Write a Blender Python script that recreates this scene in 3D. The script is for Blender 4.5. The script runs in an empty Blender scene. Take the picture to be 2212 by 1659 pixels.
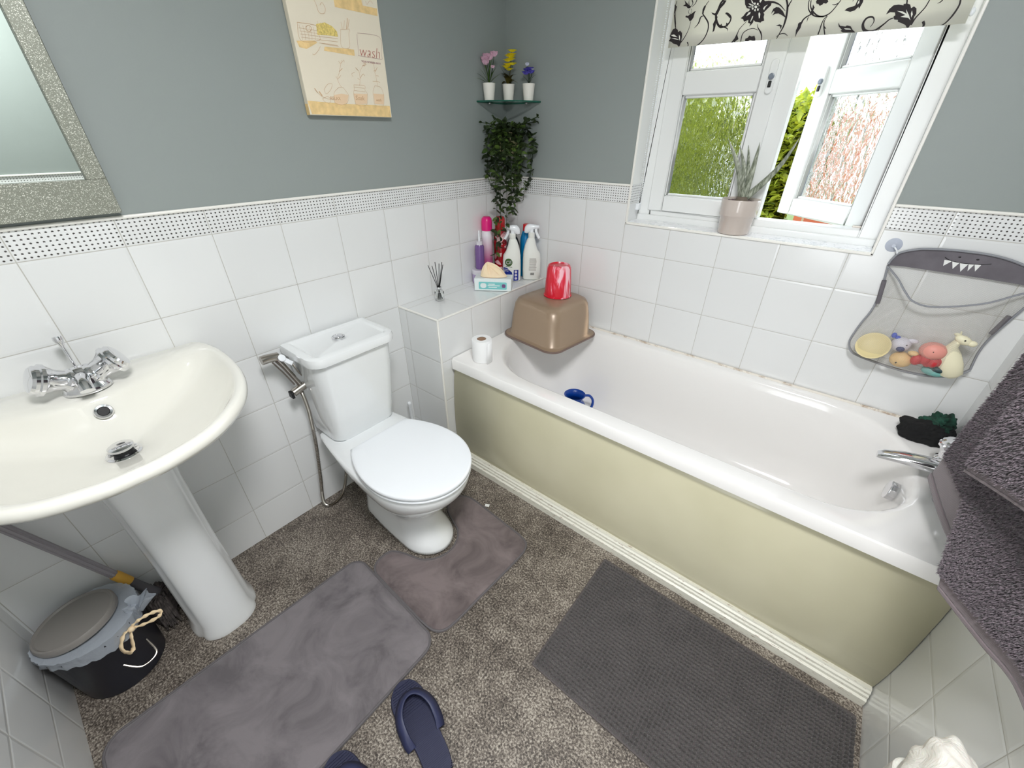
import bpy, bmesh, math, random
from mathutils import Vector, Matrix, noise
random.seed(7)
PI = math.pi
SC = bpy.context.scene
COL = SC.collection

# ------------------------------------------------------------------ camera, light, exposure
CAMLOC = Vector((1.49268, -1.79171, 1.43469))
RR = ((0.7760360616985746, 0.6306867529995168, 0.0015001780868847403),
      (0.3317400113938606, -0.40616815918351334, -0.8514552197889668),
      (-0.536392203321196, 0.66125762457336, -0.5244251692661501))
cd = bpy.data.cameras.new('camera'); cam = bpy.data.objects.new('camera', cd); COL.objects.link(cam)
cd.sensor_width = 36; cd.lens = 878.6 / 2212 * 36; cd.clip_start = 0.02
M3 = Matrix((RR[0], tuple(-a for a in RR[1]), tuple(-a for a in RR[2]))).transposed()
cam.matrix_world = Matrix.Translation(CAMLOC) @ M3.to_4x4()
SC.camera = cam
SC.view_settings.view_transform = 'Standard'; SC.view_settings.look = 'None'
SC.view_settings.gamma = 1; SC.view_settings.use_curve_mapping = False
SC.view_settings.exposure = 0.66
SC.cycles.max_bounces = 14; SC.cycles.transmission_bounces = 10; SC.cycles.transparent_max_bounces = 16
SC.cycles.diffuse_bounces = 10; SC.cycles.caustics_refractive = True; SC.cycles.caustics_reflective = False
SC.cycles.sample_clamp_indirect = 6.0; SC.cycles.blur_glossy = 0.6
SC.cycles.use_denoising = True

W = bpy.data.worlds.new('world'); SC.world = W; W.use_nodes = True
wn = W.node_tree.nodes; wl = W.node_tree.links
bg = wn['Background']; bg.inputs[0].default_value = (0.84, 0.92, 1.0, 1); bg.inputs[1].default_value = 2.7

def light(name, kind, loc, energy, color=(1, 1, 1), size=0.3, d=None, size_y=None):
    l = bpy.data.lights.new(name, kind); l.energy = energy; l.color = color
    o = bpy.data.objects.new(name, l); o.location = loc
    if kind == 'AREA':
        l.size = size
        if size_y: l.shape = 'RECTANGLE'; l.size_y = size_y
        else: l.shape = 'DISK'
    if kind == 'SUN': l.angle = 0.02
    if d is not None: o.rotation_euler = Vector(d).to_track_quat('-Z', 'Y').to_euler()
    COL.objects.link(o); return o
light('sun', 'SUN', (3, 4, 5), 3.2, (1.0, 0.95, 0.86), d=(-0.50, -0.20, -0.84))
pl = light('window_portal', 'AREA', (1.118, 0.19, 1.57), 1, size=0.86, size_y=0.94, d=(0, -1, 0)); pl.data.cycles.is_portal = True
light('ceiling_fill_light', 'AREA', (1.50, -1.62, 2.24), 23, (0.985, 0.99, 1.0), size=0.42, d=(0, 0, -1))  # unseen overhead lamp, added to brighten the room
light('landing_fill_light', 'AREA', (1.45, -3.15, 1.05), 10, (0.95, 0.97, 1.0), size=0.75, size_y=1.4, d=(-0.8, 1, 0))  # no known window here; fill light added beyond the doorway

# ------------------------------------------------------------------ helpers
def lin(c):
    return tuple((x / 255 / 12.92 if x / 255 <= 0.04045 else ((x / 255 + 0.055) / 1.055) ** 2.4) for x in c)

class NT:
    def __init__(s, name):
        s.m = bpy.data.materials.new(name); s.m.use_nodes = True
        s.n = s.m.node_tree.nodes; s.l = s.m.node_tree.links
        s.b = s.n['Principled BSDF']; s.out = s.n['Material Output']
    def put(s, sock, v):
        if v is None: return
        if hasattr(v, 'is_linked') or hasattr(v, 'links'): s.l.new(v, sock)
        else:
            if sock.type == 'RGBA' and not hasattr(v, '__len__'): v = (v, v, v, 1)
            if sock.type == 'RGBA' and len(v) == 3: v = (*v, 1)
            sock.default_value = v
    def math(s, op, a, b=None, c=None, clamp=False):
        n = s.n.new('ShaderNodeMath'); n.operation = op; n.use_clamp = clamp
        s.put(n.inputs[0], a); s.put(n.inputs[1], b); s.put(n.inputs[2], c)
        return n.outputs[0]
    def mix(s, f, a, b):
        n = s.n.new('ShaderNodeMix'); n.data_type = 'RGBA'
        s.put(n.inputs[0], f); s.put(n.inputs[6], a); s.put(n.inputs[7], b); return n.outputs[2]
    def obj(s):
        return s.n.new('ShaderNodeTexCoord').outputs['Object']
    def xyz(s, v):
        n = s.n.new('ShaderNodeSeparateXYZ'); s.l.new(v, n.inputs[0]); return n.outputs
    def comb(s, x, y, z):
        n = s.n.new('ShaderNodeCombineXYZ'); s.put(n.inputs[0], x); s.put(n.inputs[1], y); s.put(n.inputs[2], z); return n.outputs[0]
    def noise(s, vec, scale, detail=3, rough=0.5, dist=0):
        n = s.n.new('ShaderNodeTexNoise'); s.l.new(vec, n.inputs['Vector'])
        n.inputs['Scale'].default_value = scale; n.inputs['Detail'].default_value = detail
        n.inputs['Roughness'].default_value = rough; n.inputs['Distortion'].default_value = dist
        return n.outputs[0]
    def voro(s, vec, scale, feat='F1', out='Distance'):
        n = s.n.new('ShaderNodeTexVoronoi'); n.feature = feat; s.l.new(vec, n.inputs['Vector'])
        n.inputs['Scale'].default_value = scale; return n.outputs[out]
    def ramp(s, f, stops):
        n = s.n.new('ShaderNodeValToRGB'); s.put(n.inputs[0], f)
        e = n.color_ramp.elements
        while len(e) < len(stops): e.new(0.5)
        for k, (p, c) in zip(e, stops):
            k.position = p; k.color = (*c, 1) if len(c) == 3 else c
        return n.outputs[0]
    def bump(s, h, strength=0.3, dist=0.002):
        n = s.n.new('ShaderNodeBump'); s.put(n.inputs['Height'], h)
        n.inputs['Strength'].default_value = strength; n.inputs['Distance'].default_value = dist
        s.l.new(n.outputs[0], s.b.inputs['Normal']); return n.outputs[0]
    def set(s, **k):
        names = {'color': 'Base Color', 'rough': 'Roughness', 'metal': 'Metallic', 'trans': 'Transmission Weight',
                 'ior': 'IOR', 'coat': 'Coat Weight', 'alpha': 'Alpha', 'sheen': 'Sheen Weight', 'spec': 'Specular IOR Level',
                 'sss': 'Subsurface Weight'}
        for a, v in k.items(): s.put(s.b.inputs[names[a]], v)
        return s

def mat(name, rgb, rough=0.5, metal=0.0, nscale=None, namt=0.08, bump=0.0, bscale=200, bdist=0.001, **k):
    t = NT(name); c = lin(rgb)
    if nscale:
        f = t.noise(t.obj(), nscale, 4)
        lo = tuple(max(0, x * (1 - namt * 2)) for x in c); hi = tuple(min(1, x * (1 + namt * 2)) for x in c)
        t.set(color=t.ramp(f, [(0.3, lo), (0.7, hi)]))
    else: t.set(color=c)
    t.set(rough=rough, metal=metal, **k)
    if bump: t.bump(t.noise(t.obj(), bscale, 3), bump, bdist)
    return t.m

class MB:
    def __init__(s): s.v = []; s.f = []; s.mi = []; s.cur = 0
    def add(s, vs, fs):
        b = len(s.v); s.v += [Vector(v) for v in vs]; s.f += [tuple(i + b for i in f) for f in fs]; s.mi += [s.cur] * len(fs); return s
    def box(s, lo, hi, M=None):
        (a, b, c), (d, e, f) = lo, hi
        vs = [(a, b, c), (d, b, c), (d, e, c), (a, e, c), (a, b, f), (d, b, f), (d, e, f), (a, e, f)]
        if M is not None: vs = [M @ Vector(v) for v in vs]
        return s.add(vs, [(0, 3, 2, 1), (4, 5, 6, 7), (0, 1, 5, 4), (1, 2, 6, 5), (2, 3, 7, 6), (3, 0, 4, 7)])
    def loft(s, loops, cap0=True, cap1=True, closed=True):
        n = len(loops[0]); vs = [p for L in loops for p in L]; fs = []
        for i in range(len(loops) - 1):
            for j in range(n if closed else n - 1):
                k = (j + 1) % n
                fs.append((i * n + j, i * n + k, (i + 1) * n + k, (i + 1) * n + j))
        if cap0: fs.append(tuple(reversed(range(n))))
        if cap1: fs.append(tuple(range((len(loops) - 1) * n, len(loops) * n)))
        return s.add(vs, fs)
    def lathe(s, prof, seg=32, M=None, cap0=True, cap1=True, sx=1, sy=1):
        loops = []
        for r, z in prof:
            L = [Vector((r * sx * math.cos(2 * PI * i / seg), r * sy * math.sin(2 * PI * i / seg), z)) for i in range(seg)]
            if M is not None: L = [M @ p for p in L]
            loops.append(L)
        return s.loft(loops, cap0, cap1)
    def tube(s, path, r, seg=10, closed=False, cap=True, flat=None):
        P = [Vector(p) for p in path]; n = len(P); loops = []; up = None
        for i, p in enumerate(P):
            if closed: t = (P[(i + 1) % n] - P[i - 1])
            else: t = (P[min(i + 1, n - 1)] - P[max(i - 1, 0)])
            if t.length < 1e-9: t = Vector((0, 0, 1))
            t.normalize()
            if up is None:
                up = Vector((0, 0, 1)) if abs(t.z) < 0.9 else Vector((1, 0, 0))
            a = t.cross(up)
            if a.length < 1e-6: a = t.orthogonal()
            a.normalize(); b = a.cross(t).normalized(); up = b
            rr = r[i] if hasattr(r, '__len__') else r
            fl = flat or 1
            loops.append([p + a * rr * math.cos(2 * PI * k / seg) + b * rr * fl * math.sin(2 * PI * k / seg) for k in range(seg)])
        if closed: loops.append(loops[0]); return s.loft(loops, False, False)
        return s.loft(loops, cap, cap)
    def grid(s, fn, nu, nv):
        vs = [fn(i / nu, j / nv) for j in range(nv + 1) for i in range(nu + 1)]
        fs = [(j * (nu + 1) + i, j * (nu + 1) + i + 1, (j + 1) * (nu + 1) + i + 1, (j + 1) * (nu + 1) + i) for j in range(nv) for i in range(nu)]
        return s.add(vs, fs)
    def poly(s, pts, z0, z1, M=None):
        if sum(pts[i - 1][0] * pts[i][1] - pts[i][0] * pts[i - 1][1] for i in range(len(pts))) < 0: pts = pts[::-1]
        n = len(pts); lo = [Vector((x, y, z0)) for x, y in pts]; hi = [Vector((x, y, z1)) for x, y in pts]
        if M is not None: lo = [M @ p for p in lo]; hi = [M @ p for p in hi]
        return s.loft([lo, hi])
    def sphere(s, c, r, seg=16, rings=10, M=None):
        if not hasattr(r, '__len__'): r = (r, r, r)
        prof = [(math.sin(PI * i / rings), -math.cos(PI * i / rings)) for i in range(1, rings)]
        T = Matrix.Translation(c) @ (M.to_4x4() if M is not None else Matrix()) @ Matrix.Diagonal((*r, 1))
        return s.lathe(prof, seg, T)
    def xf(s, M):
        s.v = [M @ v for v in s.v]; return s
    def build(s, name, m, parent=None, world=True, smooth=40, bevel=0, seg=2, sub=0, solid=0, label=None, tri=False):
        me = bpy.data.meshes.new(name)
        off = parent_off(parent) if (parent is not None and world) else Vector()
        me.from_pydata([tuple(v - off) for v in s.v], [], s.f)
        ms = m if isinstance(m, (list, tuple)) else [m]
        for x in ms: me.materials.append(x)
        if len(ms) > 1: me.polygons.foreach_set('material_index', s.mi)
        bm = bmesh.new(); bm.from_mesh(me)
        bmesh.ops.remove_doubles(bm, verts=bm.verts, dist=1e-6)
        bmesh.ops.recalc_face_normals(bm, faces=bm.faces)
        big = [f for f in bm.faces if len(f.verts) > 60]
        if big: bmesh.ops.triangulate(bm, faces=big, quad_method='BEAUTY', ngon_method='BEAUTY')
        if smooth:
            for f in bm.faces: f.smooth = True
            th = math.radians(smooth)
            for e in bm.edges:
                if len(e.link_faces) == 2 and e.calc_face_angle(0) > th: e.smooth = False
        bm.to_mesh(me); bm.free(); me.update()
        o = bpy.data.objects.new(name, me); COL.objects.link(o)
        if parent is not None: o.parent = parent
        if label: o['label'] = label
        if bevel:
            b = o.modifiers.new('bevel', 'BEVEL'); b.width = bevel; b.segments = seg; b.limit_method = 'ANGLE'; b.angle_limit = math.radians(35)
            b.harden_normals = False
        if sub:
            q = o.modifiers.new('sub', 'SUBSURF'); q.levels = sub; q.render_levels = sub
        if solid:
            q = o.modifiers.new('solid', 'SOLIDIFY'); q.thickness = solid; q.offset = 0
        return o

def parent_off(p):
    v = Vector()
    while p is not None: v = v + p.location; p = p.parent
    return v
def tag(o, label=None, cat=None, group=None, kind=None):
    if label: o['label'] = label
    if cat: o['category'] = cat
    if group: o['group'] = group
    if kind: o['kind'] = kind
    return o
def thing(name, label, cat, loc, rotz=0, group=None):
    o = bpy.data.objects.new(name, None); COL.objects.link(o); o.location = loc; o.rotation_euler = (0, 0, rotz)
    o.empty_display_size = 0.05
    return tag(o, label, cat, group)
def struct(o, kind='structure'):
    o['kind'] = kind; return o
def copy_tree(o, parent=None):
    c = o.copy(); COL.objects.link(c)
    if parent is not None: c.parent = parent
    for ch in list(o.children): copy_tree(ch, c)
    return c
def rrect(x0, x1, y0, y1, r, z, n=6):
    if not hasattr(r, '__len__'): r = (r, r, r, r)     # corners: ++ -+ -- +-
    out = []
    for (cx, cy, a0, rr) in ((x1 - r[0], y1 - r[0], 0, r[0]), (x0 + r[1], y1 - r[1], 90, r[1]), (x0 + r[2], y0 + r[2], 180, r[2]), (x1 - r[3], y0 + r[3], 270, r[3])):
        for i in range(n + 1):
            a = math.radians(a0 + 90 * i / n); out.append(Vector((cx + rr * math.cos(a), cy + rr * math.sin(a), z)))
    return out
def catmull(P, n=8, closed=False):
    P = [Vector(p) for p in P]; N = len(P); out = []
    for i in range(N if closed else N - 1):
        g = (lambda k: P[k % N]) if closed else (lambda k: P[max(0, min(N - 1, k))])
        a, b, c, d = g(i - 1), g(i), g(i + 1), g(i + 2)
        for k in range(n):
            t = k / n
            out.append(0.5 * ((2 * b) + (c - a) * t + (2 * a - 5 * b + 4 * c - d) * t * t + (3 * b - a - 3 * c + d) * t ** 3))
    if not closed: out.append(P[-1])
    return out
def axis_to(p, d):
    return Matrix.Translation(p) @ Vector(d).to_track_quat('Z', 'Y').to_matrix().to_4x4()
def text(name, body, size, M, m, parent, ext=0.0003, align='CENTER', label=None, shear=0, space=1, thin=0):
    c = bpy.data.curves.new(name, 'FONT'); c.body = body; c.size = size; c.extrude = ext; c.align_x = align; c.align_y = 'CENTER'
    c.shear = shear; c.space_character = space; c.materials.append(m); c.resolution_u = 3; c.offset = thin
    o = bpy.data.objects.new(name, c); COL.objects.link(o)
    if parent is not None:
        M = Matrix.Translation(-parent_off(parent)) @ M; o.parent = parent
    o.matrix_local = M
    if label: o['label'] = label
    bpy.context.view_layer.update(); me = bpy.data.meshes.new_from_object(o.evaluated_get(bpy.context.evaluated_depsgraph_get()))
    q = bpy.data.objects.new(name, me); COL.objects.link(q); q.parent = o.parent; q.matrix_local = o.matrix_local
    if label: q['label'] = label
    bpy.data.objects.remove(o); q.name = name
    return q

# ------------------------------------------------------------------ materials
P_ = 0.203; ZT = 1.1774; TOP = 1.2515
PAINT = lin((144, 151, 149))
def tile_mat(name, ua, u0, va='z', v0=ZT, border=True, paint=True, tint=(227, 228, 228), soft=0.10):
    t = NT(name); ax = dict(zip('xyz', t.xyz(t.obj())))
    U = ax[ua]; V = ax[va]
    u = t.math('DIVIDE', t.math('SUBTRACT', U, u0), P_); v = t.math('DIVIDE', t.math('SUBTRACT', V, v0), P_)
    def edge(q):
        f = t.math('FRACT', q); return t.math('MINIMUM', f, t.math('SUBTRACT', 1.0, f))
    eu = edge(u); ev = edge(v)
    if border:
        below = t.math('LESS_THAN', V, ZT + 0.002)
        ev = t.math('ADD', ev, t.math('SUBTRACT', 1.0, below))
        ev = t.math('MINIMUM', ev, t.math('DIVIDE', t.math('ABSOLUTE', t.math('SUBTRACT', V, ZT)), P_))
    e = t.math('MINIMUM', eu, ev)
    grout = t.math('SUBTRACT', 1.0, t.math('MULTIPLY', t.math('SUBTRACT', e, 0.0042), 400.0, clamp=True), clamp=True)
    gw = t.math('SUBTRACT', 1.0, t.math('MULTIPLY', e, 28.0, clamp=True), clamp=True)
    # per tile tone
    cell = t.comb(t.math('FLOOR', u), t.math('FLOOR', v), 0)
    wn_ = t.n.new('ShaderNodeTexWhiteNoise'); t.l.new(cell, wn_.inputs['Vector'])
    base = lin(tint)
    tone = t.ramp(wn_.outputs[0], [(0, tuple(x * 0.975 for x in base)), (1, tuple(min(1, x * 1.02) for x in base))])
    gcol = t.mix(t.noise(t.obj(), 9, 3), lin((168, 166, 160)), lin((205, 203, 197)))
    col = t.mix(grout, tone, gcol)
    h = t.math('MULTIPLY', gw, -1.0)
    h = t.math('ADD', h, t.math('MULTIPLY', t.noise(t.obj(), 6, 1), soft))
    rough = t.mix(grout, 0.13, 0.7)
    if border:
        D = P_ / 18.0
        du = t.math('SUBTRACT', t.math('FRACT', t.math('DIVIDE', t.math('SUBTRACT', U, u0), D)), 0.5)
        dv = t.math('SUBTRACT', t.math('FRACT', t.math('DIVIDE', t.math('SUBTRACT', V, ZT + 0.0015), 0.0100)), 0.5)
        dd = t.math('SQRT', t.math('ADD', t.math('MULTIPLY', du, du), t.math('MULTIPLY', dv, dv)))
        dot = t.math('MULTIPLY', t.math('SUBTRACT', 0.24, dd), 12.0, clamp=True)
        inb = t.math('MULTIPLY', t.math('GREATER_THAN', V, ZT + 0.002), t.math('LESS_THAN', V, ZT + 0.0712))
        dot = t.math('MULTIPLY', dot, inb)
        dot = t.math('MULTIPLY', dot, t.math('SUBTRACT', 1.0, grout))
        col = t.mix(dot, col, lin((62, 58, 56)))
        h = t.math('SUBTRACT', h, t.math('MULTIPLY', dot, 0.5))
    if paint:
        pm = t.math('GREATER_THAN', V, TOP)
        pc = t.mix(t.noise(t.obj(), 2.5, 2), PAINT, tuple(x * 1.04 for x in PAINT))
        col = t.mix(pm, col, pc); rough = t.mix(pm, rough, 0.5)
        h = t.math('MULTIPLY', h, t.math('SUBTRACT', 1.0, pm))
        h = t.math('ADD', h, t.math('MULTIPLY', pm, t.math('MULTIPLY', t.noise(t.obj(), 260, 2), 0.12)))
    t.set(color=col, rough=rough, spec=0.5)
    t.bump(h, 0.5, 0.0015)
    return t.m
WHITE = lin((226, 227, 225))
m_tA = tile_mat('tile_wall_left', 'y', -0.3576)
m_tB = tile_mat('tile_wall_back', 'x', 0.2750)
m_tC = tile_mat('tile_wall_right', 'y', -0.882)
m_tD = tile_mat('tile_wall_front', 'x', 0.265)
m_tLx = tile_mat('tile_ledge_front', 'x', 0.05, border=False, paint=False)
m_tLy = tile_mat('tile_ledge_side', 'y', -0.560, border=False, paint=False)
m_tLt = tile_mat('tile_ledge_top', 'x', 0.05, 'y', -0.560, border=False, paint=False)
m_tR = tile_mat('tile_reveal', 'y', 0.003, paint=False)
m_white = mat('white_paint', (232, 233, 231), 0.35)
m_ceil = mat('ceiling_paint', (236, 236, 233), 0.8)
m_upvc = mat('white_upvc', (233, 234, 233), 0.25)
m_trim = mat('tile_trim_plastic', (238, 236, 230), 0.3)
m_ceramic = mat('white_ceramic', (231, 233, 234), 0.06, coat=0.5)
m_basin = mat('basin_ceramic', (232, 230, 222), 0.07, coat=0.5)
m_acrylic = mat('bath_acrylic', (238, 236, 234), 0.12, coat=0.3)
m_plastic_w = mat('white_plastic', (236, 239, 243), 0.18)
m_chrome = mat('chrome', (225, 225, 228), 0.06, 1.0)
m_steel = mat('brushed_steel', (176, 170, 162), 0.25, 1.0)
m_black = mat('black_rubber', (18, 18, 20), 0.5)
m_dark = mat('dark_hole', (8, 8, 8), 0.6)

def floor_material():
    t = NT('mottled_vinyl_floor'); o = t.obj()
    a = t.noise(o, 170, 4, 0.72); b = t.noise(o, 22, 4, 0.65, 0.6); c = t.noise(o, 5, 3)
    f = t.math('ADD', t.math('MULTIPLY', a, 0.70), t.math('ADD', t.math('MULTIPLY', b, 0.18), t.math('MULTIPLY', c, 0.12)))
    col = t.ramp(f, [(0.40, lin((48, 43, 39))), (0.47, lin((88, 80, 73))), (0.52, lin((122, 113, 104))), (0.60, lin((178, 170, 158)))])
    t.set(color=col, rough=0.42, spec=0.35); t.bump(a, 0.5, 0.0015); return t.m
m_floor = floor_material()

# ------------------------------------------------------------------ room shell
XW = 1.967; YD = -2.19; H = 2.36
WX0, WX1, WZ0, WZ1 = 0.688, 1.549, 1.103, 2.04
WT = 0.18
struct(MB().box((-0.12, YD - 1.25, -0.1), (XW + 0.12, WT, 0)).build('floor', m_floor, smooth=0))
struct(MB().box((-0.12, YD - 0.12, H), (XW + 0.12, WT, H + 0.1)).build('ceiling', m_ceil, smooth=0))
struct(MB().box((-0.12, YD - 0.12, 0), (0, WT, H)).build('wall_left', m_tA, smooth=0))
struct(MB().box((XW, YD - 0.12, 0), (XW + 0.12, WT, H)).build('wall_right', m_tC, smooth=0))
wf = MB(); DX0, DX1, DZ = 1.16, 1.925, 2.0
wf.box((0, YD - 0.12, 0), (DX0, YD, H)); wf.box((DX1, YD - 0.12, 0), (XW, YD, H)); wf.box((DX0, YD - 0.12, DZ), (DX1, YD, H))
struct(wf.build('wall_front', m_tD, smooth=0))
dr1 = MB(); dr1.box((DX0, YD - 0.13, 0), (DX0 + 0.025, YD + 0.01, DZ)); dr1.box((DX1 - 0.025, YD - 0.13, 0), (DX1, YD + 0.01, DZ)); dr1.box((DX0, YD - 0.13, DZ - 0.025), (DX1, YD + 0.01, DZ))
struct(dr1.build('added_doorway', m_white, bevel=0.003))  # unseen doorway, added to let fill light in from behind the camera
ld = MB(); ld.box((0.9, YD - 1.25, 0), (1.0, YD - 0.12, H)); ld.box((XW + 0.12, YD - 1.25, 0), (XW + 0.22, YD - 0.12, H)); ld.box((0.9, YD - 1.35, 0), (XW + 0.22, YD - 1.25, H)); ld.box((0.9, YD - 1.35, H), (XW + 0.22, YD - 0.12, H + 0.1))
struct(ld.build('added_landing', m_white, smooth=0))  # unseen white landing, added to hold the fill light
wb = MB()
def quad(mb, pts, mi): mb.cur = mi; mb.add(pts, [(0, 1, 2, 3)])
for (xa, xb, za, zb) in ((0, WX0, 0, H), (WX1, XW, 0, H), (WX0, WX1, 0, WZ0), (WX0, WX1, WZ1, H)):
    quad(wb, [(xa, 0, za), (xb, 0, za), (xb, 0, zb), (xa, 0, zb)], 0)
    quad(wb, [(xa, WT, za), (xb, WT, za), (xb, WT, zb), (xa, WT, zb)], 2)
for x in (WX0, WX1):
    quad(wb, [(x, 0, TOP), (x, WT, TOP), (x, WT, WZ1), (x, 0, WZ1)], 1)
    quad(wb, [(x, 0, WZ0), (x, WT, WZ0), (x, WT, TOP), (x, 0, TOP)], 3)
quad(wb, [(WX0, 0, WZ0), (WX1, 0, WZ0), (WX1, WT, WZ0), (WX0, WT, WZ0)], 1)
quad(wb, [(WX0, 0, WZ1), (WX1, 0, WZ1), (WX1, WT, WZ1), (WX0, WT, WZ1)], 1)
m_brick_out = mat('render_outside', (190, 180, 168), 0.9)
struct(wb.build('wall_back', [m_tB, m_white, m_brick_out, m_tR], smooth=0))
# trims: bead on top of the tiles, edge strips of window opening and ledge
z0, z1 = TOP - 0.007, TOP + 0.002
struct(MB().box((0, YD, z0), (0.007, 0, z1)).build('trim_1', m_trim, bevel=0.003))
struct(MB().box((0.007, -0.007, z0), (WX0 - 0.006, 0, z1)).build('trim_2', m_trim, bevel=0.003))
struct(MB().box((WX1 + 0.006, -0.007, z0), (XW - 0.007, 0, z1)).build('trim_3', m_trim, bevel=0.003))
struct(MB().box((XW - 0.007, YD, z0), (XW, 0, z1)).build('trim_4', m_trim, bevel=0.003))
tw = MB()
tw.box((WX0 - 0.006, -0.006, WZ0 - 0.006), (WX0 + 0.002, 0.004, WZ1)); tw.box((WX1 - 0.002, -0.006, WZ0 - 0.006), (WX1 + 0.006, 0.004, WZ1))
tw.box((WX0 - 0.006, -0.006, WZ0 - 0.007), (WX1 + 0.006, 0.004, WZ0 + 0.002))
struct(tw.build('trim_5', m_trim, bevel=0.002))
# tiled boxing with a ledge
LX, LY, LZ = 0.258, -0.763, 0.7714
lg = MB()
quad(lg, [(0, LY, 0), (LX, LY, 0), (LX, LY, LZ), (0, LY, LZ)], 0)
quad(lg, [(LX, LY, 0), (LX, 0, 0), (LX, 0, LZ), (LX, LY, LZ)], 1)
quad(lg, [(0, LY, LZ), (LX, LY, LZ), (LX, 0, LZ), (0, 0, LZ)], 2)
quad(lg, [(0, LY, 0), (LX, LY, 0), (LX, 0, 0), (0, 0, 0)], 0); quad(lg, [(0, 0, 0), (LX, 0, 0), (LX, 0, LZ), (0, 0, LZ)], 0); quad(lg, [(0, LY, 0), (0, 0, 0), (0, 0, LZ), (0, LY, LZ)], 0)
struct(lg.build('wall_ledge', [m_tLx, m_tLy, m_tLt], smooth=0))
tl = MB(); e = 0.003
tl.box((LX - 0.006, LY, LZ - 0.004), (LX + e, 0, LZ + e)); tl.box((0, LY - e, LZ - 0.004), (LX + e, LY + 0.006, LZ + e)); tl.box((LX - 0.005, LY - e, 0), (LX + e, LY + 0.005, LZ))
struct(tl.build('trim_6', m_trim, bevel=0.002))

struct(MB().lathe([(0.235, 2.252), (0.235, 2.34), (0.20, H - 0.0005)], 40, Matrix.Translation((1.50, -1.62, 0))).build('fill_lamp_housing', m_white))  # unseen lamp housing, added above the ceiling fill light

# ------------------------------------------------------------------ window
win = bpy.data.objects.new('window_1', None); COL.objects.link(win); win.location = (1.118, 0.14, WZ0); struct(win)
fr = MB(); FY0, FY1 = 0.108, 0.172
fr.box((WX0, FY0, WZ0), (0.742, FY1, WZ1)); fr.box((1.497, FY0, WZ0), (WX1, FY1, WZ1)); fr.box((0.742, FY0, WZ0), (1.497, FY1, WZ0 + 0.05))
fr.box((0.742, FY0, 1.985), (1.497, FY1, WZ1)); fr.box((1.108, FY0 + 0.004, WZ0 + 0.05), (1.170, FY1, 1.985))
fr.box((WX0, FY0 - 0.012, WZ0), (WX1, FY0, WZ0 + 0.026))
fr.build('window_frame', m_upvc, win, bevel=0.004)
def sill_mat():
    t = NT('window_sill_tile'); o = t.obj(); n = t.noise(o, 7, 5, 0.6, 2.5)
    t.set(color=t.ramp(n, [(0.48, lin((238, 238, 240))), (0.5, lin((200, 204, 210))), (0.53, lin((238, 238, 240)))]), rough=0.1); return t.m
MB().box((WX0 + 0.001, 0.004, WZ0), (WX1 - 0.001, 0.107, WZ0 + 0.003)).build('window_sill', sill_mat(), win)
def glass_mat():
    t = NT('patterned_obscure_glass'); o = t.obj(); s = t.n.new('ShaderNodeMapping'); s.inputs['Scale'].default_value = (1.9, 1, 1.0)
    t.l.new(o, s.inputs[0]); v = s.outputs[0]
    w = t.n.new('ShaderNodeVectorMath'); w.operation = 'ADD'
    nn = t.n.new('ShaderNodeTexNoise'); nn.inputs['Scale'].default_value = 14; t.l.new(v, nn.inputs['Vector'])
    sc = t.n.new('ShaderNodeVectorMath'); sc.operation = 'SCALE'; sc.inputs['Scale'].default_value = 0.06; t.l.new(nn.outputs[1], sc.inputs[0])
    t.l.new(v, w.inputs[0]); t.l.new(sc.outputs[0], w.inputs[1])
    h = t.voro(w.outputs[0], 24, 'SMOOTH_F1')
    h2 = t.math('ADD', h, t.math('MULTIPLY', t.noise(v, 55, 1), 0.25))
    g = t.n.new('ShaderNodeBsdfGlass'); g.inputs['Roughness'].default_value = 0.03; g.inputs['IOR'].default_value = 1.30
    b = t.n.new('ShaderNodeBump'); b.inputs['Strength'].default_value = 1.0; b.inputs['Distance'].default_value = 0.012
    t.l.new(h2, b.inputs['Height']); t.l.new(b.outputs[0], g.inputs['Normal'])
    tr = t.n.new('ShaderNodeBsdfTransparent'); mx = t.n.new('ShaderNodeMixShader'); mx.inputs[0].default_value = 0.90
    t.l.new(tr.outputs[0], mx.inputs[1]); t.l.new(g.outputs[0], mx.inputs[2]); t.l.new(mx.outputs[0], t.out.inputs[0]); return t.m
m_obsc = glass_mat()
m_bead = mat('grey_glazing_seal', (120, 128, 140), 0.4)
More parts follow.
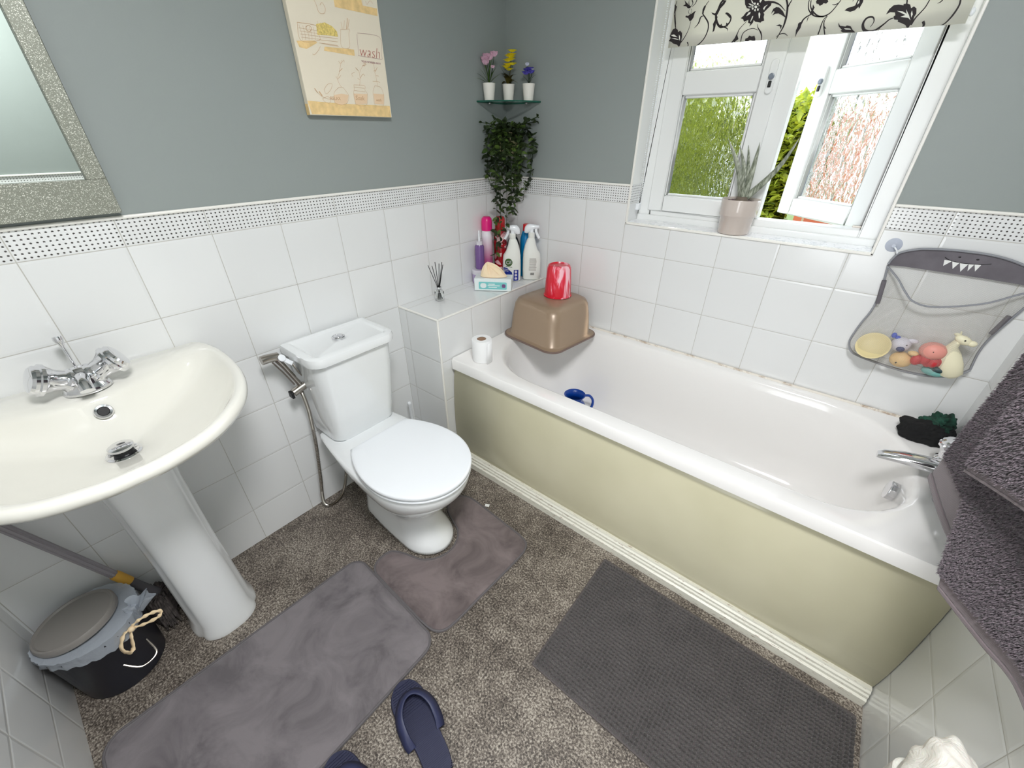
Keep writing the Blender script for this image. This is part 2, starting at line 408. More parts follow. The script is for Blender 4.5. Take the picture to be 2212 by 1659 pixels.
def casement(x0, x1, hand, label):
    """opening sash in window plane, local origin at (x0 or x1)"""
    Z0, Z1 = WZ0 + 0.043, 1.992; st = 0.062
    c = MB()
    c.box((x0, 0, Z0), (x0 + st, 0.058, Z1)); c.box((x1 - st, 0, Z0), (x1, 0.058, Z1))
    c.box((x0 + st, 0, Z0), (x1 - st, 0.058, Z0 + 0.062)); c.box((x0 + st, 0, Z1 - 0.06), (x1 - st, 0.058, Z1)); c.box((x0 + st, 0, 1.560), (x1 - st, 0.058, 1.632))
    ob = c.build('casement', m_upvc, None, bevel=0.004); 
    for za, zb in ((Z0 + 0.062, 1.560), (1.632, Z1 - 0.06)):
        MB().box((x0 + st, 0.026, za), (x1 - st, 0.030, zb)).build('pane', m_obsc, ob, smooth=0)
        k = MB(); w = 0.010
        for (a, b, c2, d) in ((x0 + st, x0 + st + w, za, zb), (x1 - st - w, x1 - st, za, zb), (x0 + st + w, x1 - st - w, za, za + w), (x0 + st + w, x1 - st - w, zb - w, zb)):
            k.box((a, 0.010, c2), (b, 0.026, d))
        k.build('glazing_bead', m_upvc, ob, bevel=0.004)
        k = MB()
        for (a, b, c2, d) in ((x0 + st + w, x0 + st + w + 0.002, za + w, zb - w), (x1 - st - w - 0.002, x1 - st - w, za + w, zb - w)):
            k.box((a, 0.024, c2), (b, 0.0262, d))
        k.build('gasket', m_bead, ob, smooth=0)
    hx = x1 - 0.024 if hand > 0 else x0 + 0.024
    h = MB(); pts = [(hx + 0.012 * math.cos(a), 1.60 + (0.036 if math.sin(a) > 0 else -0.036) + 0.012 * math.sin(a)) for a in [i * PI / 8 for i in range(16)]]
    Mx = Matrix(((1, 0, 0, 0), (0, 0, 1, 0), (0, 1, 0, 0), (0, 0, 0, 1)))
    h.poly(pts, -0.010, 0.0, Mx); h.build('handle_plate', m_upvc, ob, bevel=0.002)
    MB().lathe([(0.009, 0), (0.009, 0.006), (0.007, 0.008)], 16, axis_to((hx, -0.010, 1.60), (0, -1, 0))).build('lock_button', m_bead, ob)
    MB().box((hx - 0.005, -0.015, 1.570), (hx + 0.005, -0.010, 1.588)).build('grip', m_black, ob, bevel=0.002)
    return ob
cl = casement(0.732, 1.116, 1, ''); cl.location = Vector((0, 0.100, 0)) - win.location; cl.parent = win; 
cr = casement(-0.385, 0.0, -1, ''); cr.rotation_euler = (0, 0, -math.radians(38)); cr.location = Vector((1.492, 0.165, 0)) - win.location; cr.parent = win
cr['label'] = 'sash swung open outwards'
# worn friction stay strip on hinge edge
MB().box((1.470, 0.150, WZ0 + 0.048), (1.496, 0.168, WZ0 + 0.056)).build('window_stay', m_steel, win)

# ------------------------------------------------------------------ outside
def leaf_blob(name, boxes, n, size, m, label, group=None, seed=1):
    rnd = random.Random(seed); mb = MB()
    for _ in range(n):
        lo, hi = boxes[rnd.randrange(len(boxes))]
        x = rnd.uniform(lo[0], hi[0]); z = rnd.uniform(lo[2], hi[2])
        top = 1 - 0.5 * max(0, (z - lo[2]) / (hi[2] - lo[2]) - 0.75) * 2
        y = lo[1] + (hi[1] - lo[1]) * (rnd.random() ** 1.5)
        z += 0.16 * noise.noise(Vector((x * 1.6, y, 3))) * ((z - lo[2]) / (hi[2] - lo[2]))
        s = size * rnd.uniform(0.6, 1.3)
        R = Matrix.Rotation(rnd.uniform(0, 2 * PI), 3, 'Z') @ Matrix.Rotation(rnd.uniform(-1.3, 1.3), 3, 'X') @ Matrix.Rotation(rnd.uniform(0, 6), 3, 'Z')
        pts = [(0, -s, 0), (s * 0.45, -s * 0.1, 0.1 * s), (0, s, 0), (-s * 0.45, -s * 0.1, 0.1 * s)]
        mb.add([Vector((x, y, z)) + R @ Vector(p) for p in pts], [(0, 1, 2), (0, 2, 3)])
    o = mb.build(name, m, smooth=0); return tag(o, label, 'bush', group)
def leaf_mat(name, c0, c1, trans=0.3):
    t = NT(name); t.set(color=t.ramp(t.noise(t.obj(), 14, 2), [(0.35, lin(c0)), (0.65, lin(c1))]), rough=0.5)
    d = t.n.new('ShaderNodeBsdfTranslucent'); d.inputs[0].default_value = (*lin(c1), 1)
    mx = t.n.new('ShaderNodeMixShader'); mx.inputs[0].default_value = trans
    t.l.new(t.b.outputs[0], mx.inputs[1]); t.l.new(d.outputs[0], mx.inputs[2]); t.l.new(mx.outputs[0], t.out.inputs[0]); return t.m
m_hedge = leaf_mat('hedge_leaves', (88, 112, 26), (178, 186, 60), 0.45)
leaf_blob('hedge', [((0.22, 3.35, -0.2), (0.80, 4.3, 1.80))], 4500, 0.050, m_hedge, 'yellow green leafy hedge seen through the open gap of the window', seed=2)
leaf_blob('tall_hedge', [((-3.6, 3.35, -0.2), (0.10, 4.3, 2.12))], 14000, 0.050, m_hedge, 'yellow green hedge blurred through the left patterned pane', seed=9)
hc = MB()
def core(u, v):
    a = u * 7.6 - 3.6 if False else 0
    return Vector()
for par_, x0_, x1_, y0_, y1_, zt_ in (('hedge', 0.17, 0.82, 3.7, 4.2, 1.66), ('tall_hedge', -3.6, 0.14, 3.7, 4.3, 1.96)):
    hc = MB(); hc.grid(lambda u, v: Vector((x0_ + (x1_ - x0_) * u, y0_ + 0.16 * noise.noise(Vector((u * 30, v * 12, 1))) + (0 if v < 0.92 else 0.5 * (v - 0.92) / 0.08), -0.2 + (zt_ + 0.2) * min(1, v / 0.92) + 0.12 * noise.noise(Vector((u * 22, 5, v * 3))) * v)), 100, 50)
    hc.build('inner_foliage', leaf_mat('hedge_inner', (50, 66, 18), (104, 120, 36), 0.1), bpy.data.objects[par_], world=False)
leaf_blob('bush', [((1.62, 3.0, -0.2), (3.4, 3.8, 2.3))], 3000, 0.055, m_hedge, 'leafy green bush outside to the right of the brick wall', seed=5)
lawn = MB().box((-8, 0.5, -0.35), (9, 14, -0.2)).build('lawn', mat('lawn_grass', (70, 88, 34), 0.9, nscale=20, namt=0.2), smooth=0); lawn['kind'] = 'structure'
def brick_mat():
    t = NT('orange_brick'); b = t.n.new('ShaderNodeTexBrick'); x, y, z = t.xyz(t.obj())
    t.l.new(t.comb(x, z, 0), b.inputs['Vector']); b.inputs['Scale'].default_value = 1
    b.inputs['Brick Width'].default_value = 0.225; b.inputs['Row Height'].default_value = 0.075; b.inputs['Mortar Size'].default_value = 0.01
    b.inputs['Color1'].default_value = (*lin((150, 70, 42)), 1); b.inputs['Color2'].default_value = (*lin((168, 92, 56)), 1); b.inputs['Mortar'].default_value = (*lin((150, 130, 104)), 1)
    t.set(color=b.outputs[0], rough=0.85); return t.m
ow = thing('outbuilding', 'low orange brick outbuilding seen blurred through the patterned glass', 'building', (1.15, 3.2, -0.2))
MB().box((0.96, 3.2, -0.2), (1.44, 4.6, 1.62)).build('brick_wall', brick_mat(), ow, smooth=0)
MB().box((0.90, 3.12, 1.62), (1.50, 4.7, 1.70)).build('roof_edge', m_upvc, ow, bevel=0.01)
MB().tube([(1.52, 3.14, -0.2), (1.52, 3.14, 1.66)], 0.035, 16).build('downpipe', m_upvc, ow)

# ------------------------------------------------------------------ bath
RZ = 0.575
bath = thing('bathtub', 'white fitted bathtub under the window with cream side panel', 'bathtub', (1.11, -0.36, 0))
def brect(x0, x1, y0, y1, r, z): return rrect(x0, x1, y0, y1, r, z, 8)
OUT0 = (0.263, 1.964, -0.715, -0.003)
L = []
rc = (0.004, 0.004, 0.012, 0.012)
L.append(brect(0.264, 1.963, -0.700, -0.004, rc, RZ - 0.048))
L.append(brect(*OUT0, rc, RZ - 0.048))
L.append(brect(*OUT0, rc, RZ - 0.006))
L.append(brect(0.266, 1.961, -0.711, -0.004, rc, RZ))
ri = (0.26, 0.25, 0.32, 0.24)
IN = [(0.334, 1.874, -0.652, -0.042, 0, 0.0), (0.340, 1.868, -0.646, -0.048, 0, -0.003), (0.350, 1.860, -0.638, -0.056, 0, -0.014), (0.362, 1.852, -0.630, -0.064, 0.01, -0.05),
      (0.395, 1.842, -0.618, -0.076, 0.02, -0.15), (0.450, 1.828, -0.602, -0.090, 0.03, -0.27), (0.500, 1.812, -0.586, -0.106, 0.04, -0.34),
      (0.545, 1.790, -0.566, -0.126, 0.06, -0.375), (0.600, 1.750, -0.530, -0.160, 0.09, -0.392), (0.70, 1.66, -0.46, -0.23, 0.15, -0.398)]
for (a, b, c, d, q, z) in IN:
    L.append(brect(a, b, c, d, tuple(max(0.06, x - q) if q < 0.14 else 0.08 for x in ri), RZ + z))
tub = MB().loft(L, cap0=False, cap1=True)
tub.build('tub', m_acrylic, bath, smooth=50)
def panel_mat():
    t = NT('cream_bath_panel'); o = t.obj(); t.set(color=t.ramp(t.noise(o, 3, 3), [(0.3, lin((206, 201, 172))), (0.7, lin((216, 211, 184)))]), rough=0.22); return t.m
prof = [(-0.690, RZ - 0.047), (-0.696, 0.49), (-0.704, 0.42), (-0.711, 0.33), (-0.714, 0.24), (-0.713, 0.15), (-0.707, 0.09), (-0.702, 0.05)]
mb = MB(); mb.grid(lambda u, v: Vector((0.262 + u * (XW - 0.264), *((lambda k: (prof[k][0], prof[k][1]))(min(len(prof) - 1, round(v * (len(prof) - 1))))))), 4, len(prof) - 1)
mb.build('side_panel', panel_mat(), bath, smooth=60, solid=0.004)
def worn_mat():
    t = NT('worn_white_moulding'); o = t.obj(); x, y, z = t.xyz(o)
    n = t.noise(t.comb(t.math('MULTIPLY', x, 9), t.math('MULTIPLY', y, 60), t.math('MULTIPLY', z, 60)), 4, 4, 0.7)
    t.set(color=t.ramp(n, [(0.60, lin((222, 220, 208))), (0.66, lin((140, 112, 92)))]), rough=0.4); return t.m
kp = [(-0.703, 0.0), (-0.738, 0.0), (-0.738, 0.030), (-0.731, 0.034), (-0.731, 0.044), (-0.726, 0.048), (-0.726, 0.056), (-0.720, 0.060), (-0.718, 0.066), (-0.703, 0.066)]
kb = MB(); kb.loft([[Vector((x, y, z)) for y, z in kp] for x in (0.262, 1.964)])
kb.build('kick_moulding', worn_mat(), bath, smooth=20)
def seal_mat():
    t = NT('mouldy_sealant'); o = t.obj(); n = t.noise(o, 22, 5, 0.7)
    t.set(color=t.ramp(n, [(0.52, lin((226, 220, 210))), (0.66, lin((170, 150, 130)))]), rough=0.5); return t.m
MB().tube([(0.264, -0.0085, RZ + 0.001), (XW - 0.006, -0.0085, RZ + 0.001)], 0.006, 8).build('sealant', seal_mat(), bath)
# waste / overflow control on the tap end wall
kn = MB(); Mk = axis_to((1.864, -0.350, 0.490), (-1, 0, 0.10))
kn.lathe([(0.040, 0.0), (0.040, 0.006), (0.034, 0.012)], 32, Mk); kn.lathe([(0.030, 0.012), (0.031, 0.034), (0.030, 0.037), (0.026, 0.0375)], 10, Mk)
kn.build('overflow_knob', m_chrome, bath, smooth=25, bevel=0.001)

# bath mixer
bm_ = thing('bath_mixer_tap', 'chrome bath mixer tap with flat spout at the right end of the bath', 'tap', (1.93, -0.355, RZ))
def bar(p0, p1, r0, r1, seg=20, sy=1.0):
    p0 = Vector(p0); p1 = Vector(p1); d = p1 - p0
    return axis_to(p0, d), [(r0, 0), (r1, d.length)]
b = MB()
b.tube([(1.925, -0.45, RZ + 0.036), (1.925, -0.26, RZ + 0.036)], [0.024, 0.024], 20)
for y in (-0.445, -0.265): b.lathe([(0.030, 0), (0.030, 0.006), (0.022, 0.010), (0.020, 0.036)], 24, Matrix.Translation((1.925, y, RZ)))
b.build('body', m_chrome, bm_, bevel=0.001)
sp = MB(); loops = []
for (x, z, hw, th) in ((1.925, 0.052, 0.030, 0.020), (1.88, 0.052, 0.028, 0.017), (1.82, 0.046, 0.024, 0.014), (1.775, 0.036, 0.021, 0.011), (1.762, 0.030, 0.016, 0.006)):
    loops.append([Vector((x, -0.355 + hw * math.copysign(abs(math.cos(a)) ** 0.7, math.cos(a)), RZ + z + th * math.copysign(abs(math.sin(a)) ** 0.7, math.sin(a)))) for a in [2 * PI * i / 24 for i in range(24)]])
sp.loft(loops).build('spout', m_chrome, bm_)
def tap_head(parent, p, d, s=1.0, name='tap_head'):
    M = axis_to(p, d) @ Matrix.Scale(s, 4)
    h = MB().lathe([(0.017, 0), (0.022, 0.004), (0.022, 0.008), (0.018, 0.012), (0.019, 0.024), (0.025, 0.036), (0.029, 0.040), (0.029, 0.045), (0.026, 0.047), (0.026, 0.052), (0.022, 0.056), (0.010, 0.058)], 28, M)
    return h.build(name, m_chrome, parent, smooth=30)
tap_head(bm_, (1.918, -0.285, RZ + 0.036), (0, 0, 1), 1.3); tap_head(bm_, (1.925, -0.448, RZ + 0.044), (0, 0, 1), 1.3)

# ------------------------------------------------------------------ toilet
toi = thing('toilet', 'white close-coupled toilet with the lid down against the tiled wall', 'toilet', (0.40, -1.14, 0))
def egg(xb, xf, wb_, wm, xm, z, yc=-1.140, n=40, fr_=1.0):
    """closed outline: flat-ish back at xb half width wb, widest wm at xm, rounded front at xf"""
    pts = []
    for i in range(n // 2 + 1):
        a = PI / 2 * i / (n // 2)
        pts.append((xm + (xf - xm) * math.cos(a) ** fr_, wm * math.sin(a)))
    m = 8
    for i in range(1, m + 1):
        t = i / m; s = t * t * (3 - 2 * t); pts.append((xm + (xb - xm) * t, wm + (wb_ - wm) * (t * t)))
    half = pts
    full = [Vector((x, yc + y, z)) for x, y in half] + [Vector((x, yc - y, z)) for x, y in reversed(half[1:])]
    return full
sec = [(0.19, 0.634, 0.090, 0.108, 0.50, 0.0), (0.19, 0.630, 0.088, 0.106, 0.50, 0.02), (0.19, 0.585, 0.078, 0.090, 0.47, 0.07), (0.19, 0.560, 0.074, 0.083, 0.45, 0.12),
       (0.185, 0.556, 0.074, 0.086, 0.45, 0.155), (0.17, 0.585, 0.082, 0.108, 0.46, 0.20), (0.14, 0.635, 0.095, 0.140, 0.48, 0.25), (0.10, 0.678, 0.108, 0.166, 0.49, 0.30),
       (0.06, 0.712, 0.122, 0.182, 0.50, 0.345), (0.04, 0.719, 0.130, 0.186, 0.50, 0.375), (0.03, 0.716, 0.132, 0.184, 0.50, 0.388), (0.035, 0.706, 0.126, 0.176, 0.50, 0.394)]
pan = MB().loft([egg(*q) for q in sec])
pan.build('pan', m_ceramic, toi, smooth=60, sub=1)
MB().lathe([(0.062, 0), (0.062, 0.012)], 24, axis_to((0.12, -1.14, 0.10), (1, 0, 0.2))).build('waste_pipe_collar', m_plastic_w, toi)
MB().tube([(0.0, -1.14, 0.10), (0.21, -1.14, 0.13)], 0.052, 20).build('waste_pipe', m_plastic_w, toi)
sd = [(0.292, 0.726, 0.126, 0.189, 0.505)]
def layer(z0_, z1_, grow, name, m, dome=0.0):
    xb, xf, w0, w1, xm = sd[0]
    def E(g, z): return egg(xb - g * 0.3, xf + g, w0 + g, w1 + g, xm, z)
    return MB().loft([E(grow - 0.004, z0_), E(grow, z0_ + 0.004), E(grow, z1_ - 0.004), E(grow - 0.003, z1_ - 0.0012), E(grow - 0.009, z1_), E(grow - 0.05, z1_ + dome)])
layer(0.396, 0.410, 0.0, '', None).build('seat', m_plastic_w, toi, smooth=50)
layer(0.412, 0.431, 0.002, '', None, 0.002).build('seat_lid', m_plastic_w, toi, smooth=50)
for y in (-1.20, -1.08): MB().lathe([(0.012, 0), (0.012, 0.012), (0.008, 0.015)], 16, Matrix.Translation((0.275, y, 0.394))).build('hinge', m_plastic_w, toi)
MB().lathe([(0.010, 0), (0.008, 0.003)], 16, axis_to((0.455, -1.2235, 0.066), (0.15, -1, 0.05))).build('bolt_cap', m_dark, toi, label='dark screw hole')
yc = -1.126
def crect(x0, x1, hw, r, z): return rrect(x0, x1, yc - hw, yc + hw, (r, 0.008, 0.008, r), z, 6)
MB().loft([crect(0.02, 0.190, 0.128, 0.045, 0.392), crect(0.02, 0.197, 0.138, 0.045, 0.405), crect(0.02, 0.205, 0.142, 0.045, 0.47), crect(0.02, 0.222, 0.155, 0.045, 0.66), crect(0.02, 0.226, 0.158, 0.045, 0.755)]).build('cistern', m_ceramic, toi, smooth=50)
MB().loft([crect(0.016, 0.232, 0.163, 0.045, 0.748), crect(0.012, 0.244, 0.172, 0.05, 0.757), crect(0.012, 0.246, 0.173, 0.05, 0.775), crect(0.014, 0.242, 0.170, 0.05, 0.786), crect(0.020, 0.234, 0.163, 0.045, 0.790),
           crect(0.034, 0.216, 0.146, 0.02, 0.790), crect(0.038, 0.212, 0.142, 0.018, 0.787), crect(0.042, 0.208, 0.138, 0.016, 0.784)]).build('cistern_lid', m_ceramic, toi, smooth=35)
fb = MB().lathe([(0.024, 0.784), (0.024, 0.790), (0.022, 0.792), (0.019, 0.792), (0.018, 0.790)], 28, Matrix.Translation((0.118, yc, 0)))
fb = fb.build('flush_button', m_chrome, toi)
k = MB(); k.poly([(0.016 * math.cos(a), 0.016 * math.sin(a)) for a in [PI * i / 12 for i in range(13)]], 0.788, 0.7935, Matrix.Translation((0.118, yc + 0.001, 0))); k.build('half_flush', m_chrome, fb, bevel=0.001)
k = MB(); k.poly([(0.016 * math.cos(a), -0.016 * math.sin(a)) for a in [PI * i / 12 for i in range(13)]], 0.788, 0.7935, Matrix.Translation((0.118, yc - 0.001, 0))); k.build('full_flush', m_chrome, fb, bevel=0.001)

# bidet sprayer hung on the cistern
bs = thing('bidet_sprayer', 'brushed steel bidet hand sprayer with white trigger hooked beside the cistern', 'sprayer', (0.08, -1.30, 0.62))
st_ = m_steel
k = MB(); k.tube([(0.085, -1.390, 0.785), (0.085, -1.372, 0.785), (0.080, -1.335, 0.778)], [0.0155, 0.0155, 0.015], 18); k.build('spray_head', st_, bs)
k = MB(); k.tube([(0.080, -1.345, 0.780), (0.079, -1.326, 0.735), (0.078, -1.30, 0.665), (0.078, -1.290, 0.640)], [0.012, 0.0095, 0.009, 0.0095], 16); k.build('handle', st_, bs)
k = MB(); k.tube([(0.082, -1.358, 0.765), (0.086, -1.338, 0.72), (0.083, -1.312, 0.655)], 0.0030, 8); k.build('lever', st_, bs)
k = MB(); k.lathe([(0.013, 0), (0.013, 0.006)], 18, axis_to((0.095, -1.330, 0.774), (0.8, 0.2, 0.5))); k.box((-0.008, -0.012, 0), (0.008, 0.030, 0.006), axis_to((0.098, -1.312, 0.752), (0.8, 0.2, 0.45)) @ Matrix.Rotation(0.6, 4, 'Z')); k.build('trigger', m_plastic_w, bs, bevel=0.002, label='white plastic trigger')
k = MB(); k.tube([(0.080, -1.325, 0.622), (0.080, -1.262, 0.640)], [0.015, 0.015], 20); k.build('holder', st_, bs, bevel=0.002)
k = MB(); k.box((0.066, -1.336, 0.606), (0.094, -1.326, 0.630)); k.build('end_cap', m_black, bs, bevel=0.002)
k = MB(); k.add([(0.062, -1.300, 0.742), (0.092, -1.300, 0.742), (0.092, -1.268, 0.640), (0.070, -1.268, 0.640)], [(0, 1, 2, 3)]); k.build('bracket', st_, bs, solid=0.002)
hp = catmull([(0.080, -1.296, 0.615), (0.075, -1.290, 0.54), (0.065, -1.290, 0.46), (0.062, -1.300, 0.34), (0.060, -1.322, 0.18), (0.060, -1.340, 0.07), (0.060, -1.330, 0.022), (0.062, -1.295, 0.012), (0.062, -1.255, 0.035), (0.060, -1.225, 0.09), (0.05, -1.200, 0.16), (0.02, -1.19, 0.2)], 60)
k = MB(); k.tube(hp, [0.0068 + 0.0009 * math.sin(i * PI / 1.5) for i in range(len(hp))], 10); k.build('hose', st_, bs, smooth=60)

# ------------------------------------------------------------------ pedestal basin
BD = Vector((0.276, -1.80)); BY = -1.80
def close_sym(h):      # half outline (x, dy) from back to front -> closed loop both sides
    return [(x, BY + d) for x, d in h] + [(x, BY - d) for x, d in reversed(h[:-1])]
outer_h = [(0.003, 0.282), (0.06, 0.300), (0.138, 0.307), (0.25, 0.303), (0.362, 0.281), (0.46, 0.233), (0.540, 0.150), (0.575, 0.06), (0.580, 0.0)]
inner_h = [(0.152, 0.0), (0.145, 0.06), (0.118, 0.13), (0.088, 0.20), (0.082, 0.245), (0.105, 0.272), (0.16, 0.281), (0.25, 0.277), (0.345, 0.256), (0.435, 0.212), (0.512, 0.136), (0.545, 0.055), (0.550, 0.0)]
def dense(pts):
    return [(p.x, p.y) for p in catmull([(x, y, 0) for x, y in pts], 10, True)]
op_ = close_sym(outer_h); op_ = [(p.x, p.y) for p in catmull([(x, y, 0) for x, y in op_], 10)]   # open curve, closed by the straight wall edge
ip_ = [(x, BY + d) for x, d in inner_h] + [(x, BY - d) for x, d in reversed(inner_h[1:-1])]; ip_ = dense(ip_)
def radial(poly, th):
    d = Vector((math.cos(th), math.sin(th))); best = 0
    for i in range(len(poly)):
        a = Vector(poly[i - 1]) - BD; b = Vector(poly[i]) - BD; e = b - a
        den = d.x * e.y - d.y * e.x
        if abs(den) < 1e-12: continue
        t = (a.x * e.y - a.y * e.x) / den; u = (a.x * d.y - a.y * d.x) / den
        if -1e-6 <= u <= 1 + 1e-6 and t > best: best = t
    return best
NB = 96; TH = [2 * PI * i / NB for i in range(NB)]
RO = [radial(op_, t) for t in TH]; RI = [radial(ip_, t) for t in TH]
def ring(fn): return [Vector((BD.x + fn(i) * math.cos(t), BD.y + fn(i) * math.sin(t), 0)) for i, t in enumerate(TH)]
def rz(L, z):
    return [Vector((max(0.002, p.x), p.y, z if not callable(z) else z(p))) for p in L]
zt = 0.885
under = [(0.30, 0.700), (0.42, 0.722), (0.60, 0.762), (0.78, 0.805), (0.92, 0.838), (0.985, 0.852)]
Lp = [rz([Vector((0.10 + (p.x - 0.10) * f, BY + (p.y - BY) * f, 0)) for p in ring(lambda i: RO[i])], z) for f, z in under]
Lp += [rz(ring(lambda i: RO[i] - 0.0005), 0.862), rz(ring(lambda i: RO[i]), 0.872), rz(ring(lambda i: RO[i] - 0.004), 0.882), rz(ring(lambda i: RO[i] - 0.010), zt),
       rz(ring(lambda i: RI[i] + 0.35 * (RO[i] - 0.010 - RI[i])), zt - 0.003), rz(ring(lambda i: RI[i]), zt - 0.011)]
for f, z in ((0.95, 0.858), (0.88, 0.838), (0.80, 0.822), (0.68, 0.804), (0.52, 0.789), (0.36, 0.778), (0.22, 0.770)):
    Lp.append(rz(ring(lambda i: RI[i] * f * (1 if f > 0.5 else 1) * 1.0 if f > 0.3 else 0.035 + (RI[i] * f - 0.035) * 0.4), z))
Lp.append(rz(ring(lambda i: 0.031), 0.764))
bas = thing('pedestal_basin', 'white pedestal washbasin mounted on the tiled wall', 'washbasin', (0.20, BY, 0))
MB().loft(Lp).build('basin', m_basin, bas, smooth=60)
def ped(z, xb, xf, hw, g=0.006, n=44):
    out = []
    for i in range(n):
        a = 2 * PI * i / n; c, s_ = math.cos(a), math.sin(a)
        xm = xb + 0.35 * (xf - xb)
        x = xm + ((xf - xm) if c > 0 else (xm - xb)) * math.copysign(abs(c) ** 0.85, c)
        y = hw * math.copysign(abs(s_) ** 0.75, s_)
        d = abs(abs(math.degrees(a if a < PI else 2 * PI - a)) - 58)
        k = 1 - g / 0.09 * max(0, 1 - d / 10)
        out.append(Vector((xm + (x - xm) * k, BY - 0.005 + y * k, z)))
    return out
MB().loft([ped(0.0, 0.11, 0.300, 0.098), ped(0.02, 0.11, 0.300, 0.097), ped(0.05, 0.115, 0.290, 0.088), ped(0.35, 0.11, 0.292, 0.082), ped(0.60, 0.08, 0.308, 0.084), ped(0.742, 0.06, 0.325, 0.092)]).build('pedestal', m_ceramic, bas, smooth=50)
dr = MB().lathe([(0.012, 0.762), (0.036, 0.764), (0.036, 0.768), (0.031, 0.770), (0.026, 0.767)], 32, Matrix.Translation((BD.x, BD.y, 0))).build('waste_ring', m_chrome, bas)
MB().lathe([(0.006, 0.764), (0.006, 0.781), (0.025, 0.782), (0.0255, 0.788), (0.021, 0.791), (0.006, 0.792)], 28, Matrix.Translation((BD.x, BD.y, 0))).build('pop_up_plug', m_chrome, bas)
MB().lathe([(0.020, 0.7655), (0.020, 0.782)], 24, Matrix.Translation((BD.x, BD.y, 0))).build('plug_gap_shade', m_black, bas)  # black cylinder standing in for the shaded gap under the plug
Mo = axis_to((0.1735, -1.791, 0.8395), (0.80, 0, 0.60))
MB().lathe([(0.010, 0.0005), (0.012, 0.003), (0.017, 0.004), (0.019, 0.001)], 24, Mo).build('overflow_ring', m_chrome, bas)
MB().lathe([(0.0105, 0.0), (0.0105, 0.003)], 20, Mo).build('overflow_hole', m_dark, bas)

bt = thing('basin_mixer_tap', 'chrome two-handled mixer tap on the washbasin', 'tap', (0.108, -1.79, zt))
T = Matrix.Translation((0.108, -1.79, zt - 0.004)) @ Matrix.Diagonal((1.12, 1.12, 1.05, 1))
MB().lathe([(0.034, 0), (0.034, 0.006), (0.030, 0.014), (0.027, 0.028), (0.024, 0.044), (0.016, 0.056), (0.006, 0.061)], 32, T, sx=0.95, sy=1.25).build('body', m_chrome, bt)
k = MB(); k.tube(catmull([(0.118, -1.79, 0.918), (0.145, -1.792, 0.925), (0.168, -1.794, 0.920), (0.182, -1.795, 0.906)], 5), [0.017, 0.0165, 0.016, 0.0155, 0.015, 0.015, 0.0145, 0.0145, 0.014, 0.014, 0.014, 0.014, 0.014, 0.014, 0.014, 0.014], 18); k.build('spout', m_chrome, bt)
for sgn in (1, -1):
    p = Vector((0.112, -1.79 + sgn * 0.018, 0.915)); d = Vector((0.14, sgn * 0.80, 0.42))
    tap_head(bt, p, d, 1.32)
k = MB(); k.tube([(0.075, -1.79, 0.93), (0.066, -1.79, 0.995)], 0.0030, 10); k.tube([(0.066, -1.79, 0.985), (0.0635, -1.79, 1.004), (0.062, -1.79, 1.012)], [0.004, 0.010, 0.009], 14); k.build('pop_up_rod', m_chrome, bt)

# ------------------------------------------------------------------ mop and bin
mp = thing('mop', 'grey ribbed mop handle leaning behind the basin pedestal, yellow collar, dark shaggy head', 'mop', (0.075, -1.905, 0.0))
A0 = Vector((0.070, -1.918, 0.10)); A1 = Vector((0.030, -2.135, 0.75)); dv = (A1 - A0)
t_grey = mat('grey_mop_handle', (150, 145, 150), 0.3); t_socket = mat('dark_grey_socket', (84, 82, 86), 0.5); t_yel = mat('mustard_collar', (214, 164, 66), 0.45)
Mh = axis_to(A0 + dv * 0.25, dv)
rib = [(0.0118 * (1 - 0.16 * (math.cos(a * 8) > 0.45)) * math.cos(a), 0.0118 * (1 - 0.16 * (math.cos(a * 8) > 0.45)) * math.sin(a)) for a in [2 * PI * i / 72 for i in range(72)]]
k = MB(); k.poly(rib, 0, dv.length * 0.75, Mh); k.build('handle', t_grey, mp, smooth=20)
MB().lathe([(0.014, 0), (0.0145, 0.05), (0.013, 0.056)], 24, axis_to(A0 + dv * 0.185, dv)).build('collar', t_yel, mp)
MB().lathe([(0.019, 0), (0.014, 0.06), (0.0125, dv.length * 0.195)], 20, axis_to(A0 - dv * 0.01, dv)).build('socket', t_socket, mp)
k = MB(); rnd = random.Random(3)
for i in range(900):
    a = rnd.uniform(0, 2 * PI); rr = rnd.uniform(0.0, 0.012); h0 = rnd.uniform(0.07, 0.125)
    c0 = Vector((0.078, -1.925, h0)); out = rnd.uniform(0.035, 0.068)
    p1 = c0 + Vector((math.cos(a) * out * 0.7, math.sin(a) * out * 0.7, rnd.uniform(-0.01, 0.02)))
    p2 = c0 + Vector((math.cos(a) * out, math.sin(a) * out, -rnd.uniform(0.02, h0 - 0.01)))
    for q in (p1, p2): q.x = max(0.008, q.x); q.y = min(-1.912, q.y) if (q.x > 0.09) else q.y; q.y = max(q.y, -1.952 - 0.4 * max(0, 0.12 - q.x))
    k.tube([c0 + Vector((math.cos(a) * rr, math.sin(a) * rr, 0)), p1, p2], [0.003, 0.004, 0.0022], 5)
k.build('mop_head', mat('shaggy_brown_grey', (70, 64, 62), 0.95, nscale=60, namt=0.3), mp)

